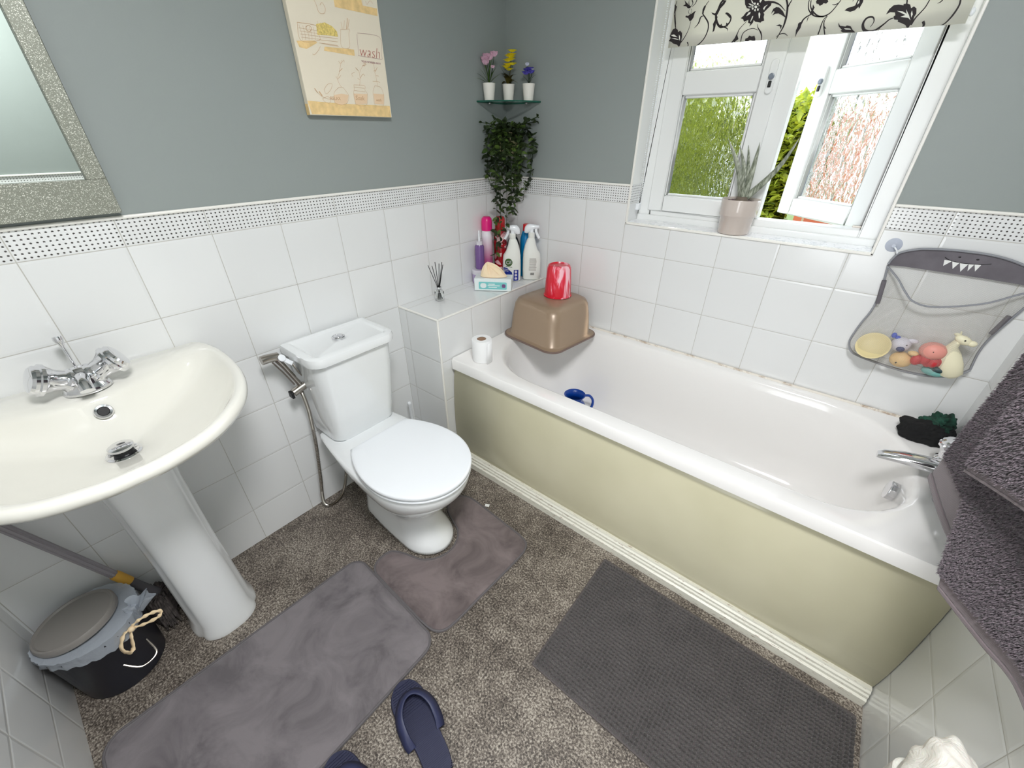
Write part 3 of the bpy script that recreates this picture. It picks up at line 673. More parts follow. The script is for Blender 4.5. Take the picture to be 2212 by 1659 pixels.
BX, BYY = 0.142, -2.068
bn = thing('waste_bin', 'dark round bin with a grey lid and a knotted bin liner beside the basin pedestal', 'bin', (BX, BYY, 0))
T = Matrix.Translation((BX, BYY, 0))
MB().lathe([(0.096, 0.0), (0.100, 0.004), (0.110, 0.215), (0.114, 0.220), (0.114, 0.226), (0.108, 0.226), (0.106, 0.20), (0.095, 0.01)], 48, T, cap0=True, cap1=True).build('bucket', mat('navy_black_bucket', (26, 29, 40), 0.35), bn)
t_liner = NT('translucent_bin_liner'); t_liner.set(color=lin((206, 214, 224)), rough=0.22, alpha=0.5); t_liner.bump(t_liner.noise(t_liner.obj(), 60, 3), 0.8, 0.004)
def liner_fn(u, v):
    a = 2 * PI * u; r = 0.1155 + 0.0022 * math.sin(a * 23 + v * 3) * (0.3 + v) + 0.001 * math.sin(a * 41); z = 0.248 - 0.046 * v - 0.014 * v * math.sin(a * 2.0 + 0.6)
    if v < 0.01: r = 0.050; z = 0.243
    return Vector((BX + r * math.cos(a), BYY + r * math.sin(a), z))
MB().grid(liner_fn, 96, 6).build('liner', t_liner.m, bn, smooth=80)
tl_ = MB(); R_ = Matrix.Translation((BX - 0.004, BYY - 0.014, 0.244)) @ Matrix.Rotation(math.radians(7), 4, Vector((0.6, -0.8, 0)))
tl_.lathe([(0.084, 0), (0.092, 0.002), (0.093, 0.017), (0.090, 0.022), (0.086, 0.0225), (0.082, 0.018), (0.03, 0.019), (0.0, 0.0195)], 56, R_, cap1=False).build('lid', mat('matt_grey_lid', (128, 124, 120), 0.42), bn)
# knot and loops of the liner ties, translucent tuft
t_tie = mat('cream_drawstring', (232, 208, 170), 0.5)
kx = Vector((BX + 0.094, BYY + 0.070, 0.212))
def ribbon(pts, w, name, m, parent, twist=0.0):
    P = catmull(pts, 8); k = MB(); n = len(P); vs = []
    for i, p in enumerate(P):
        t = (P[min(i + 1, n - 1)] - P[max(0, i - 1)]).normalized(); s_ = t.cross(Vector((0.5, -0.6, 0.6))).normalized()
        q = s_ * w * (0.6 + 0.4 * math.sin(PI * i / (n - 1) * 1.0)) + Vector((0, 0, 0.002 * math.sin(i * 1.3 + twist)))
        vs += [p - q, p + q]
    k.add(vs, [(2 * i, 2 * i + 1, 2 * i + 3, 2 * i + 2) for i in range(n - 1)])
    return k.build(name, m, parent, smooth=80, solid=0.0008)
ribbon([kx, kx + Vector((0.012, 0.022, 0.020)), kx + Vector((0.020, 0.052, 0.026)), kx + Vector((0.028, 0.074, 0.020)), kx + Vector((0.032, 0.062, 0.008)), kx + Vector((0.016, 0.026, 0.000)), kx], 0.0045, 'tie_loop', t_tie, bn)
ribbon([kx, kx + Vector((0.016, -0.016, 0.006)), kx + Vector((0.026, -0.034, -0.022)), kx + Vector((0.032, -0.030, -0.046)), kx + Vector((0.028, -0.018, -0.050)), kx + Vector((0.018, -0.008, -0.02)), kx], 0.0062, 'tie_loop', t_tie, bn, 1.0)
MB().sphere(kx + Vector((0.006, 0.002, 0.0)), (0.009, 0.009, 0.008)).build('knot', t_tie, bn)
tuft = MB()
def tuft_fn(u, v):
    a = 2 * PI * u; p = Vector((BX + 0.055, BYY + 0.098, 0.215)); r = (0.010 + 0.022 * v) * (1 + 0.25 * math.sin(5 * a + 2) + 0.12 * math.sin(9 * a + v * 4))
    return p + Vector((math.cos(a) * r * 0.8 + 0.012 * v, math.sin(a) * r + 0.018 * v, 0.052 * v + 0.006 * math.sin(4 * a)))
tuft.grid(tuft_fn, 40, 6); tuft.build('liner_tuft', t_liner.m, bn, smooth=80)
k = MB(); k.tube(catmull([(BX + 0.1135, BYY + 0.015, 0.120), (BX + 0.138, BYY + 0.045, 0.096), (BX + 0.128, BYY + 0.083, 0.100), (BX + 0.083, BYY + 0.078, 0.125)], 8), 0.003, 8); k.build('carry_handle', m_steel, bn)

# ------------------------------------------------------------------ mats
def velvet(name, rgb, rgb2, scale):
    t = NT(name); o = t.obj(); n = t.noise(o, scale, 5, 0.62, 0.8)
    t.set(color=t.ramp(n, [(0.34, lin(rgb)), (0.44, lin(tuple((a + b) / 2 for a, b in zip(rgb, rgb2)))), (0.6, lin(rgb2))]), rough=0.9, sheen=0.35)
    t.bump(t.noise(o, 900, 2), 0.5, 0.001); return t.m
m_velv = velvet('grey_memory_foam_velour', (92, 87, 90), (122, 116, 119), 7)
m_velv2 = velvet('mauve_grey_velour', (84, 74, 74), (122, 110, 110), 6)
m_pipe = mat('mat_piping', (98, 94, 96), 0.85)
def outline_mat(name, pts, label, m, thick=0.014):
    """pts closed outline (x,y)"""
    n = len(pts); cx = sum(p[0] for p in pts) / n; cy = sum(p[1] for p in pts) / n
    def off(d):
        out = []
        for i in range(n):
            a = Vector(pts[i - 1]); b = Vector(pts[i]); c = Vector(pts[(i + 1) % n]); t = (c - a)
            if t.length < 1e-9: t = b - a
            t.normalize(); out.append((b.x - t.y * d, b.y + t.x * d))
        return out
    area = sum(pts[i - 1][0] * pts[i][1] - pts[i][0] * pts[i - 1][1] for i in range(n))
    sg = 1 if area > 0 else -1
    t = thing(name, label, 'bath mat', (cx, cy, 0))
    def V(P, z): return [Vector((x, y, z)) for x, y in P]
    body = MB(); body.loft([V(off(sg * 0.004), 0.001), V(pts, 0.003), V(pts, 0.007), V(off(sg * 0.003), 0.009), V(off(sg * 0.008), 0.0092), V(off(sg * 0.011), thick - 0.003), V(off(sg * 0.015), thick - 0.0005), V(off(sg * 0.018), thick), V(off(sg * 0.022), thick)])
    body.build('cushion', m, t, smooth=70)
    k = MB(); k.tube([Vector((x, y, 0.008)) for x, y in off(sg * 0.0035)], 0.004, 8, closed=True); k.build('piping', m_pipe, t)
    return t
def qmap(rr, c00, c10, c11, c01):
    out = []
    for p in rr:
        u, v = p.x, p.y
        q = (1 - u) * (1 - v) * Vector(c00) + u * (1 - v) * Vector(c10) + u * v * Vector(c11) + (1 - u) * v * Vector(c01); out.append((q.x, q.y))
    return out
def rr_uv(r, asp, n=7):       # rounded unit square with corner radius r (in u), r*asp (in v)
    out = []
    for (cx, cy, a0) in ((1 - r, 1 - r * asp, 0), (r, 1 - r * asp, 90), (r, r * asp, 180), (1 - r, r * asp, 270)):
        for i in range(n + 1):
            a = math.radians(a0 + 90 * i / n); out.append(Vector((cx + r * math.cos(a), cy + r * asp * math.sin(a), 0)))
    return out
def subdiv(P, step=0.03):
    out = []
    for i in range(len(P)):
        a = Vector(P[i]); b = Vector(P[(i + 1) % len(P)]); n = max(1, int((b - a).length / step))
        out += [tuple(a.lerp(b, k / n)) for k in range(n)]
    return out
outline_mat('bath_mat', subdiv(qmap(rr_uv(0.11, 0.62), (0.345, -2.172), (0.868, -2.182), (0.862, -1.402), (0.385, -1.385))), 'long smooth grey memory foam mat beside the basin pedestal', m_velv)
pm = [(0.462, -1.290), (0.453, -1.325), (0.460, -1.362), (0.490, -1.388), (0.545, -1.393), (0.62, -1.395), (0.71, -1.397), (0.785, -1.398), (0.832, -1.390), (0.859, -1.364), (0.868, -1.315), (0.872, -1.22), (0.878, -1.10), (0.882, -1.00), (0.880, -0.950), (0.860, -0.915), (0.815, -0.902), (0.73, -0.896), (0.64, -0.890), (0.55, -0.884), (0.500, -0.888), (0.468, -0.910), (0.456, -0.945), (0.464, -0.985), (0.495, -1.012), (0.545, -1.033), (0.590, -1.050), (0.625, -1.085), (0.641, -1.140), (0.627, -1.192), (0.592, -1.232), (0.550, -1.249), (0.50, -1.266)]
outline_mat('contour_mat', [(p.x, p.y) for p in catmull([(x, y, 0) for x, y in pm], 4, True)], 'mauve grey contour mat fitted around the toilet foot', m_velv2)
ch = thing('chenille_mat', 'dark grey bobbled chenille mat in front of the bathtub', 'bath mat', (1.545, -1.02, 0))
t_ch = mat('dark_chenille', (76, 72, 71), 0.95, nscale=12, namt=0.12, sheen=0.3)
CX0, CX1, CY0, CY1 = 1.143, 1.952, -1.262, -0.778
MB().loft([rrect(CX0, CX1, CY0, CY1, 0.008, z) for z in (0.001, 0.009)]).build('backing', mat('mat_backing', (88, 82, 82), 0.9), ch, bevel=0.003)
k = MB(); rnd = random.Random(11); d = 0.0118
ring8 = [(math.cos(2 * PI * i / 7), math.sin(2 * PI * i / 7)) for i in range(7)]
y = CY0 + 0.008
while y < CY1 - 0.006:
    x = CX0 + 0.012
    while x < CX1 - 0.004:
        r = d * rnd.uniform(0.42, 0.52); h = rnd.uniform(0.016, 0.0215); ox = rnd.uniform(-1, 1) * 0.0012; oy = rnd.uniform(-1, 1) * 0.0012
        L0 = [[Vector((x + ox + c * r * q, y + oy + s_ * r * q, z)) for c, s_ in ring8] for q, z in ((0.85, 0.008), (1.0, 0.008 + (h - 0.008) * 0.55), (0.62, h))]
        k.loft(L0, cap0=False); x += d
    y += d
pc = k.build('chenille_pile', t_ch, ch, smooth=80); pc['kind'] = 'stuff'

# ------------------------------------------------------------------ flip-flops, paper
m_navy = mat('navy_foam', (32, 35, 64), 0.55, bump=0.2, bscale=400); m_navy2 = mat('navy_strap', (40, 45, 78), 0.5)
def sole_outline(n=40):
    P = [(0, 0.0), (0.012, -0.028), (0.04, -0.046), (0.08, -0.049), (0.13, -0.042), (0.18, -0.036), (0.23, -0.036), (0.262, -0.026), (0.273, 0.0), (0.262, 0.026), (0.23, 0.036), (0.18, 0.039), (0.13, 0.044), (0.08, 0.049), (0.04, 0.044), (0.012, 0.028)]
    return [(p.x, p.y) for p in catmull([(x, y, 0) for x, y in P], 5, True)]
def flipflop(loc, rz_, label, z0=0.0):
    t = thing('flip_flop', label, 'flip-flop', (loc[0], loc[1], z0), rz_, 'pair of navy flip-flops')
    so = sole_outline()
    k = MB(); ins = [(x * 0.985 + 0.002, y * 0.96) for x, y in so]
    k.loft([[Vector((x, y, z)) for x, y in o_] for o_, z in ((so, 0.001), (so, 0.020), (ins, 0.024))]); k.build('sole', m_navy, t, world=False, smooth=50)
    k = MB()
    for i in range(13):
        x = 0.012 + i * 0.0065
        w = 0.044 * min(1, math.sqrt(max(0, 1 - ((x - 0.055) / 0.055) ** 2)) if x < 0.055 else 1)
        k.box((x, -w * 0.93, 0.0235), (x + 0.0032, w * 0.93, 0.0262))
    for i in range(40):
        x = 0.10 + i * 0.0042; k.box((x, -0.031, 0.0236), (x + 0.0016, 0.031, 0.0248))
    k.build('ribbed_footbed', m_navy, t, world=False, smooth=0)
    k = MB()
    C = catmull([(0.172, 0.043, 0.018), (0.150, 0.049, 0.034), (0.112, 0.049, 0.050), (0.076, 0.034, 0.056), (0.058, 0.008, 0.056), (0.068, -0.022, 0.057), (0.100, -0.043, 0.052), (0.145, -0.047, 0.036), (0.170, -0.042, 0.018)], 8)
    n = len(C); vs = []
    for i, p in enumerate(C):
        tdir = (C[min(i + 1, n - 1)] - C[max(i - 1, 0)]).normalized(); o_ = Vector((p.x - 0.125, p.y * 1.4, 0)).normalized() * 0.62 + Vector((0, 0, -0.62))
        s_ = (o_ - tdir * o_.dot(tdir)).normalized(); w = 0.0165 * (0.75 + 0.25 * math.sin(PI * i / (n - 1)))
        vs += [p - s_ * w, p + Vector((0, 0, 0.002)), p + s_ * w]
    k.add(vs, [f for i in range(n - 1) for f in ((3 * i, 3 * i + 1, 3 * i + 4, 3 * i + 3), (3 * i + 1, 3 * i + 2, 3 * i + 5, 3 * i + 4))])
    k.build('strap', m_navy2, t, world=False, smooth=80, solid=0.0035)
    k = MB(); k.tube([(0.048, 0.008, 0.02), (0.052, 0.008, 0.048)], 0.006, 10); k.build('toe_post', m_navy2, t, world=False)
    return t
flipflop((0.868, -1.558), math.radians(-13), 'navy flip-flop on the floor near the corner of the long grey mat')
flipflop((0.866, -1.778), math.radians(-8), 'navy flip-flop at the bottom edge, only its toe end in view')
pp = MB(); pp.box((-0.010, -0.007, 0), (0.010, 0.007, 0.0006), Matrix.Translation((0.600, -0.868, 0.0005)) @ Matrix.Rotation(0.5, 4, 'Z'))
tag(pp.build('paper_scrap', m_white), 'tiny white paper scrap on the floor between toilet and bath', 'paper')

# toilet brush behind the toilet
tb = thing('toilet_brush', 'toilet brush with a thin white handle behind the toilet', 'toilet brush', (0.058, -0.825, 0))
MB().lathe([(0.042, 0), (0.046, 0.004), (0.048, 0.10), (0.044, 0.10), (0.040, 0.01)], 28, Matrix.Translation((0.058, -0.825, 0))).build('holder', m_plastic_w, tb)
MB().lathe([(0.0075, 0.012), (0.0075, 0.285), (0.010, 0.296), (0.010, 0.302), (0.007, 0.306)], 16, Matrix.Translation((0.054, -0.822, 0))).build('handle', m_plastic_w, tb)

# ------------------------------------------------------------------ things on the tiled ledge
LT = LZ + 0.0032
def at(x, y, z=0): return Matrix.Translation((x, y, z))
def clear_glass(name, tint=(0.97, 0.985, 0.98), ior=1.45):
    t = NT(name); t.set(color=tint, rough=0.02, trans=1.0, ior=ior); return t.m
m_glass = clear_glass('clear_glass')
dfz = thing('reed_diffuser', 'small clear glass reed diffuser with black reeds standing on the tiled ledge', 'reed diffuser', (0.082, -0.588, LT))
MB().lathe([(0.019, 0), (0.0215, 0.003), (0.0215, 0.038), (0.018, 0.044), (0.010, 0.047), (0.010, 0.062), (0.008, 0.062), (0.008, 0.046), (0.019, 0.037), (0.0195, 0.005)], 32, at(0.082, -0.588, LT)).build('bottle', m_glass, dfz)
MB().lathe([(0.0115, 0.049), (0.0115, 0.060)], 24, at(0.082, -0.588, LT), cap0=False, cap1=False).build('neck_ring', m_chrome, dfz, solid=0.001)
for i, (dx, dy, h) in enumerate([(-0.018, -0.055, 0.165), (-0.010, -0.030, 0.160), (0.002, -0.012, 0.175), (0.014, 0.010, 0.166), (0.020, 0.030, 0.170), (0.005, 0.045, 0.155)]):
    MB().tube([(0.082 - dx * 0.22, -0.588 - dy * 0.22, LT + 0.005), (0.082 + dx * 0.55, -0.588 + dy * 0.75, LT + h)], 0.0016, 6).build('reed', m_black, dfz)

# tissue box
ang = math.radians(34)
tx = thing('tissue_box', 'white and teal tissue box with a peach tissue sticking out on the ledge', 'tissue box', (0.118, -0.392, LT), ang)
bw, bd, bh = 0.182, 0.080, 0.060
m_card = mat('white_card', (228, 236, 236), 0.4); m_teal = mat('teal_print', (124, 200, 200), 0.4); m_prn = mat('purple_print', (120, 80, 130), 0.4)
MB().box((0, 0, 0), (bw, bd, bh)).build('box', m_card, tx, world=False, bevel=0.002)
def panel_(x0, x1, z0, z1, y, r, name, m, parent, th=0.0006):
    pts = [(p.x, p.y) for p in rrect(x0, x1, z0, z1, r, 0, 5)]
    Mx = Matrix(((1, 0, 0, 0), (0, 0, -1, y), (0, 1, 0, 0), (0, 0, 0, 1)))
    return MB().poly(pts, 0, th, Mx).build(name, m, parent, world=False, smooth=0)
lb = panel_(0.022, 0.160, 0.008, 0.044, 0, 0.005, 'label', m_teal, tx)
panel_(0.030, 0.060, 0.014, 0.038, -0.0006, 0.011, 'logo_cloud', m_card, lb, 0.0004)
panel_(0.136, 0.154, 0.017, 0.035, -0.0006, 0.006, 'logo_badge', m_prn, lb, 0.0004)
for i, (x0, x1, zz) in enumerate(((0.070, 0.102, 0.034), (0.066, 0.126, 0.0265), (0.070, 0.112, 0.018))):
    panel_(x0, x1, zz - 0.0018, zz + 0.0018, -0.0006, 0.0015, 'print_line', m_card, lb, 0.0004)
MB().poly([(0.09 + 0.062 * math.cos(a), 0.040 + 0.028 * math.sin(a)) for a in [2 * PI * i / 30 for i in range(30)]], bh, bh + 0.0008).build('opening', mat('tan_opening', (196, 140, 90), 0.6), tx, world=False)
t_tis = NT('peach_tissue'); t_tis.set(color=lin((246, 222, 188)), rough=0.8, sss=0.1); t_tis.bump(t_tis.noise(t_tis.obj(), 120, 3), 0.4, 0.002)
def tis(u, v):
    a = 2 * PI * u; k = (1 - v); prof = k ** 0.75
    x = 0.092 + (0.066 * prof) * math.cos(a) * (1 + 0.10 * math.sin(7 * a) * v) - 0.030 * v; y = 0.040 + (0.030 * prof) * math.sin(a) * (1 + 0.35 * math.sin(5 * a + 1) * v)
    z = bh + 0.002 + 0.060 * v ** 0.8 * (1 + 0.15 * math.sin(2 * a + 0.5)) + 0.040 * (abs(math.sin(3.5 * a)) - 0.5) * k * v + 0.014 * math.sin(13 * a + 2) * k * v
    return Vector((x, y, z))
MB().grid(tis, 90, 14).build('tissue', t_tis.m, tx, world=False, smooth=60)

# jars, cans and bottles
def colour(name, rgb, r=0.3, **k): return mat(name, rgb, r, **k)
m_lilac = colour('lilac_plastic', (176, 158, 196)); m_purp = colour('purple_liquid_bottle', (112, 78, 140), 0.2, coat=0.4); m_pinkcap = colour('hot_pink_plastic', (222, 18, 120)); m_paleb = colour('pale_grey_plastic', (214, 210, 218))
def lathe_thing(name, label, cat, x, y, z, parts, group=None):
    t = thing(name, label, cat, (x, y, z), 0, group)
    for pn, prof, m in parts: MB().lathe(prof, 36, at(x, y, z)).build(pn, m, t, smooth=35)
    return t
lathe_thing('lidded_tub', 'squat lilac tub with a pale lid under the slim purple bottle', 'tub', 0.046, -0.270, LT,
            [('body', [(0.040, 0), (0.042, 0.004), (0.042, 0.046), (0.040, 0.048)], m_lilac), ('lid', [(0.0435, 0.046), (0.0435, 0.063), (0.040, 0.066), (0.010, 0.0665)], m_paleb)])
pb = lathe_thing('purple_bottle', 'slim purple bottle with a thin white nozzle standing on the lilac tub', 'bottle', 0.041, -0.264, LT + 0.067,
            [('body', [(0.021, 0), (0.0235, 0.003), (0.0235, 0.110), (0.020, 0.118), (0.014, 0.120)], m_purp), ('collar', [(0.0165, 0.118), (0.0165, 0.133), (0.012, 0.136)], m_paleb), ('nozzle', [(0.0055, 0.134), (0.0045, 0.170), (0.003, 0.186)], m_plastic_w)])
def grad_mat(name, c0, c1, zlo, zhi, spots=None):
    t = NT(name); x, y, z = t.xyz(t.obj()); f = t.math('DIVIDE', t.math('SUBTRACT', z, zlo), zhi - zlo, clamp=True)
    col = t.mix(f, lin(c0), lin(c1))
    if spots:
        col = t.mix(t.math('GREATER_THAN', t.math('SUBTRACT', spots[1], t.voro(t.obj(), spots[0])), 0), col, lin(spots[2]))
    t.set(color=col, rough=0.25, metal=0.0, coat=0.4); return t.m
lathe_thing('dry_shampoo_can', 'tall aerosol can with a hot pink cap in the corner of the ledge', 'aerosol can', 0.031, -0.194, LT,
            [('body', [(0.025, 0), (0.0265, 0.003), (0.0265, 0.235), (0.024, 0.245)], grad_mat('pink_white_print', (196, 96, 150), (232, 226, 232), 0.10, 0.22)), ('cap', [(0.027, 0.243), (0.027, 0.285), (0.024, 0.300), (0.016, 0.308)], m_pinkcap)])
lathe_thing('pink_jar', 'pinkish jar at the back of the ledge, under the red floral can', 'jar', 0.068, -0.134, LT,
            [('body', [(0.033, 0), (0.035, 0.004), (0.035, 0.044), (0.033, 0.048)], colour('dusky_pink', (206, 160, 172))), ('lid', [(0.036, 0.036), (0.036, 0.049), (0.032, 0.051)], colour('pale_pink_lid', (214, 176, 180)))])
t = NT('red_floral_print'); vv = t.voro(t.obj(), 44, 'F1', 'Color'); rr_ = t.n.new('ShaderNodeSeparateColor'); t.l.new(vv, rr_.inputs[0])
col = t.ramp(rr_.outputs[0], [(0.0, lin((176, 14, 26))), (0.62, lin((150, 10, 22))), (0.66, lin((240, 186, 190))), (1.0, lin((250, 226, 224)))]); col.node.color_ramp.interpolation = 'CONSTANT' if False else 'LINEAR'
t.set(color=col, rough=0.25, coat=0.5)
lathe_thing('floral_aerosol_can', 'red floral aerosol can standing on the pink jar, partly behind the trailing plant', 'aerosol can', 0.068, -0.134, LT + 0.052,
            [('body', [(0.0315, 0), (0.0325, 0.003), (0.0325, 0.185), (0.027, 0.195)], t.m), ('cap', [(0.025, 0.194), (0.025, 0.240), (0.020, 0.252)], colour('red_cap', (190, 20, 24)))])
lathe_thing('small_bottle', 'tiny white-capped bottle between the lilac tub and the pink jar', 'bottle', 0.090, -0.222, LT,
            [('body', [(0.013, 0), (0.014, 0.003), (0.014, 0.050), (0.009, 0.058)], colour('smoky_bottle', (74, 66, 70), 0.2)), ('cap', [(0.0125, 0.056), (0.0125, 0.076), (0.010, 0.080)], m_paleb)])
lathe_thing('dark_bottle', 'dark brown bottle behind the white spray bottles', 'bottle', 0.100, -0.066, LT,
            [('body', [(0.030, 0), (0.032, 0.004), (0.032, 0.165), (0.022, 0.195), (0.014, 0.205)], colour('dark_bottle_plastic', (34, 30, 26), 0.2)), ('cap', [(0.016, 0.203), (0.016, 0.240), (0.014, 0.243)], m_black)])
lathe_thing('blue_bottle', 'bright blue bottle with a red cap between the two white spray bottles', 'bottle', 0.158, -0.034, LT,
            [('body', [(0.026, 0), (0.028, 0.004), (0.028, 0.195), (0.020, 0.225), (0.013, 0.235)], colour('blue_plastic', (0, 122, 178), 0.25)), ('cap', [(0.0155, 0.233), (0.0155, 0.262), (0.013, 0.266)], colour('red_cap_plastic', (206, 24, 32)))])
m_spray = mat('white_spray_bottle', (234, 236, 230), 0.28)
def spray_bottle(x, y, rz_, label, brand):
    t = thing('spray_bottle', label, 'spray bottle', (x, y, LT), rz_)
    def sect(z, w, d, ox=0, n=2.6, N=36):
        return [Vector((ox + w * math.copysign(abs(math.cos(a)) ** (2 / n), math.cos(a)), d * math.copysign(abs(math.sin(a)) ** (2 / n), math.sin(a)), z)) for a in [2 * PI * i / N for i in range(N)]]
    S_ = [(0, 0.043, 0.024, 0), (0.004, 0.046, 0.027, 0), (0.05, 0.047, 0.028, 0), (0.105, 0.046, 0.027, 0), (0.130, 0.044, 0.026, 0.001), (0.150, 0.036, 0.023, 0.006), (0.175, 0.028, 0.020, 0.008), (0.200, 0.021, 0.017, 0.006), (0.214, 0.014, 0.014, 0.004)]
    MB().loft([sect(z, w, d, ox) for z, w, d, ox in S_]).build('bottle', m_spray, t, world=False, smooth=60)
    MB().lathe([(0.0155, 0.210), (0.0165, 0.212), (0.0165, 0.232), (0.013, 0.236)], 28, at(0.004, 0)).build('screw_collar', m_spray, t, world=False)
    h = MB(); secs = [(-0.034, 0.262, 0.006, 0.006), (-0.030, 0.262, 0.010, 0.008), (-0.010, 0.262, 0.011, 0.011), (0.010, 0.258, 0.012, 0.018), (0.026, 0.252, 0.011, 0.022), (0.036, 0.248, 0.008, 0.016), (0.040, 0.244, 0.004, 0.010)]
    h.loft([[Vector((x_, w_ * math.cos(a), z_ + hh * math.sin(a))) for a in [2 * PI * i / 20 for i in range(20)]] for x_, z_, w_, hh in secs]); h.lathe([(0.010, 0.232), (0.010, 0.256)], 16, at(0.004, 0))
    hd = h.build('trigger_head', m_plastic_w, t, world=False)
    k = MB(); k.tube(catmull([(-0.018, 0, 0.256), (-0.020, 0, 0.236), (-0.030, 0, 0.216), (-0.036, 0, 0.208)], 5), 0.0045, 8, flat=1.5); k.build('trigger', m_plastic_w, hd, world=False)
    return t
fA = math.radians(36)
cb = spray_bottle(0.152, -0.143, fA, 'white Cif spray bottle with green round logo and blue label'.replace('Cif ', ''), True)
def tpanel(pts, y, name, m, parent, th=0.0008):
    Mx = Matrix(((1, 0, 0, 0), (0, 0, -1, y), (0, 1, 0, 0), (0, 0, 0, 1))); return MB().poly(pts, 0, th, Mx).build(name, m, parent, world=False, smooth=0)
def curved(pts_fn): pass
def wrap_panel(outline, name, m, parent, lift=0.0006, zs=None):
    """label on the bottle front (superellipse section); outline (x,z)"""
    x0 = min(p[0] for p in outline); x1 = max(p[0] for p in outline); w, d = 0.0465, 0.0275
    def yy(x): q = max(0.0, 1 - abs(x / w) ** 2.6); return -(d * q ** (1 / 2.6)) - lift
    n = len(outline); k = MB(); cx = sum(p[0] for p in outline) / n; cz = sum(p[1] for p in outline) / n
    rings = []
    for f in (1.0, 0.75, 0.5, 0.25):
        rings.append([Vector((cx + (x - cx) * f, yy(cx + (x - cx) * f), cz + (z - cz) * f)) for x, z in outline])
    k.loft(rings, cap0=False, cap1=True); return k.build(name, m, parent, world=False, smooth=80)
def circ(cx, cz, r, n=24, sx=1): return [(cx + sx * r * math.cos(2 * PI * i / n), cz + r * math.sin(2 * PI * i / n)) for i in range(n)]
def dens(P, step=0.003):
    out = []
    for i in range(len(P)):
        a = Vector(P[i]); b = Vector(P[(i + 1) % len(P)]); n = max(1, int((b - a).length / step)); out += [tuple(a.lerp(b, q / n)) for q in range(n)]
    return out
m_green = colour('green_logo', (58, 92, 40)); m_blue = colour('blue_label', (24, 44, 140)); m_palegr = colour('pale_green_label', (206, 224, 204))
wrap_panel(dens([(-0.041, 0.072), (-0.022, 0.070), (-0.012, 0.060), (0.002, 0.048), (0.006, 0.034), (0.008, 0.012), (0.036, 0.008), (0.036, 0.066), (0.014, 0.066), (0.010, 0.052), (0.004, 0.020), (-0.006, 0.008), (-0.041, 0.008)][:5] + [(0.006, 0.006), (-0.041, 0.006)]), 'blue_label', m_blue, cb)
wrap_panel(dens([(0.010, 0.004), (0.036, 0.004), (0.036, 0.060), (0.012, 0.060)]), 'side_label', m_blue, cb)
for zz in (0.050, 0.033, 0.016): wrap_panel(circ(0.023, zz, 0.0066), 'symbol', m_paleb, cb, 0.0012)
lg_ = wrap_panel(circ(-0.014, 0.098, 0.0195), 'round_logo', m_green, cb, 0.0006)
wrap_panel(dens([(-0.030, 0.075), (0.004, 0.073), (0.004, 0.075), (-0.030, 0.078)]), 'print_line', m_green, cb)
for (x0, x1, zz) in ((-0.036, -0.010, 0.062), (-0.036, -0.016, 0.055)): wrap_panel(dens([(x0, zz), (x1, zz - 0.004), (x1, zz - 0.0015), (x0, zz + 0.0025)]), 'print_line', m_paleb, cb, 0.0012)
Rt = Matrix.Translation((0.163, -0.128, LT)) @ Matrix.Rotation(fA, 4, 'Z')
tt = text('logo_text', 'Cif', 0.024, Rt @ Matrix.Translation((-0.014, -0.0292, 0.098)) @ Matrix.Rotation(PI / 2, 4, 'X') @ Matrix.Rotation(0.12, 4, 'Z'), m_paleb, cb)
tt.matrix_local = Matrix.Translation((-0.014, -0.0288, 0.0975)) @ Matrix.Rotation(PI / 2, 4, 'X') @ Matrix.Rotation(0.12, 4, 'Z')
cb2 = spray_bottle(0.217, -0.058, math.radians(36) + PI, 'plain white spray bottle on the ledge nearest the window wall, printed side text', False)
m_text = colour('grey_print', (150, 140, 136)); m_bar = colour('dark_barcode', (70, 62, 60))
k = MB(); rnd = random.Random(5)
def backlab(x0, x1, z0, z1): k.box((x0, 0.0272, z0), (x1, 0.0284, z1))
for i in range(12): backlab(-0.026 + rnd.random() * 0.004, 0.010 + rnd.random() * 0.004, 0.050 + i * 0.0055, 0.0515 + i * 0.0055)
k.build('small_print', m_text, cb2, world=False, smooth=0)
k = MB()
for i in range(9): backlab(-0.014 + i * 0.0022, -0.0128 + i * 0.0022, 0.026, 0.038)
k.build('barcode', m_bar, cb2, world=False, smooth=0)

# toilet roll on the bath corner
tr_ = thing('toilet_roll', 'white toilet roll standing on the bath corner next to the ledge', 'toilet roll', (0.378, -0.628, RZ + 0.001))
T = at(0.378, -0.628, RZ + 0.001)
m_paper = mat('toilet_paper', (240, 240, 240), 0.9, bump=0.3, bscale=500)
MB().lathe([(0.020, 0.0), (0.0425, 0.0), (0.0435, 0.002), (0.0435, 0.098), (0.0425, 0.100), (0.020, 0.100)], 48, T, cap0=False, cap1=False).build('paper', m_paper, tr_)
MB().lathe([(0.0198, 0.0), (0.0198, 0.099)], 32, T, cap0=False, cap1=False).build('cardboard_tube', mat('cardboard', (150, 122, 100), 0.9), tr_, solid=0.001)
k = MB(); vs = []
for i in range(13):
    a = math.radians(58 - i * 7); r = 0.0442 + 0.014 * max(0, (i - 3) / 10) ** 1.2
    for z in (0.001, 0.099): vs.append(T @ Vector((r * math.cos(a) + (0.006 if z > 0.05 else 0.0) * max(0, (i - 3) / 10), r * math.sin(a), z)))
k.add(vs, [(2 * i, 2 * i + 1, 2 * i + 3, 2 * i + 2) for i in range(12)]); k.build('loose_sheet', m_paper, tr_, solid=0.0006)

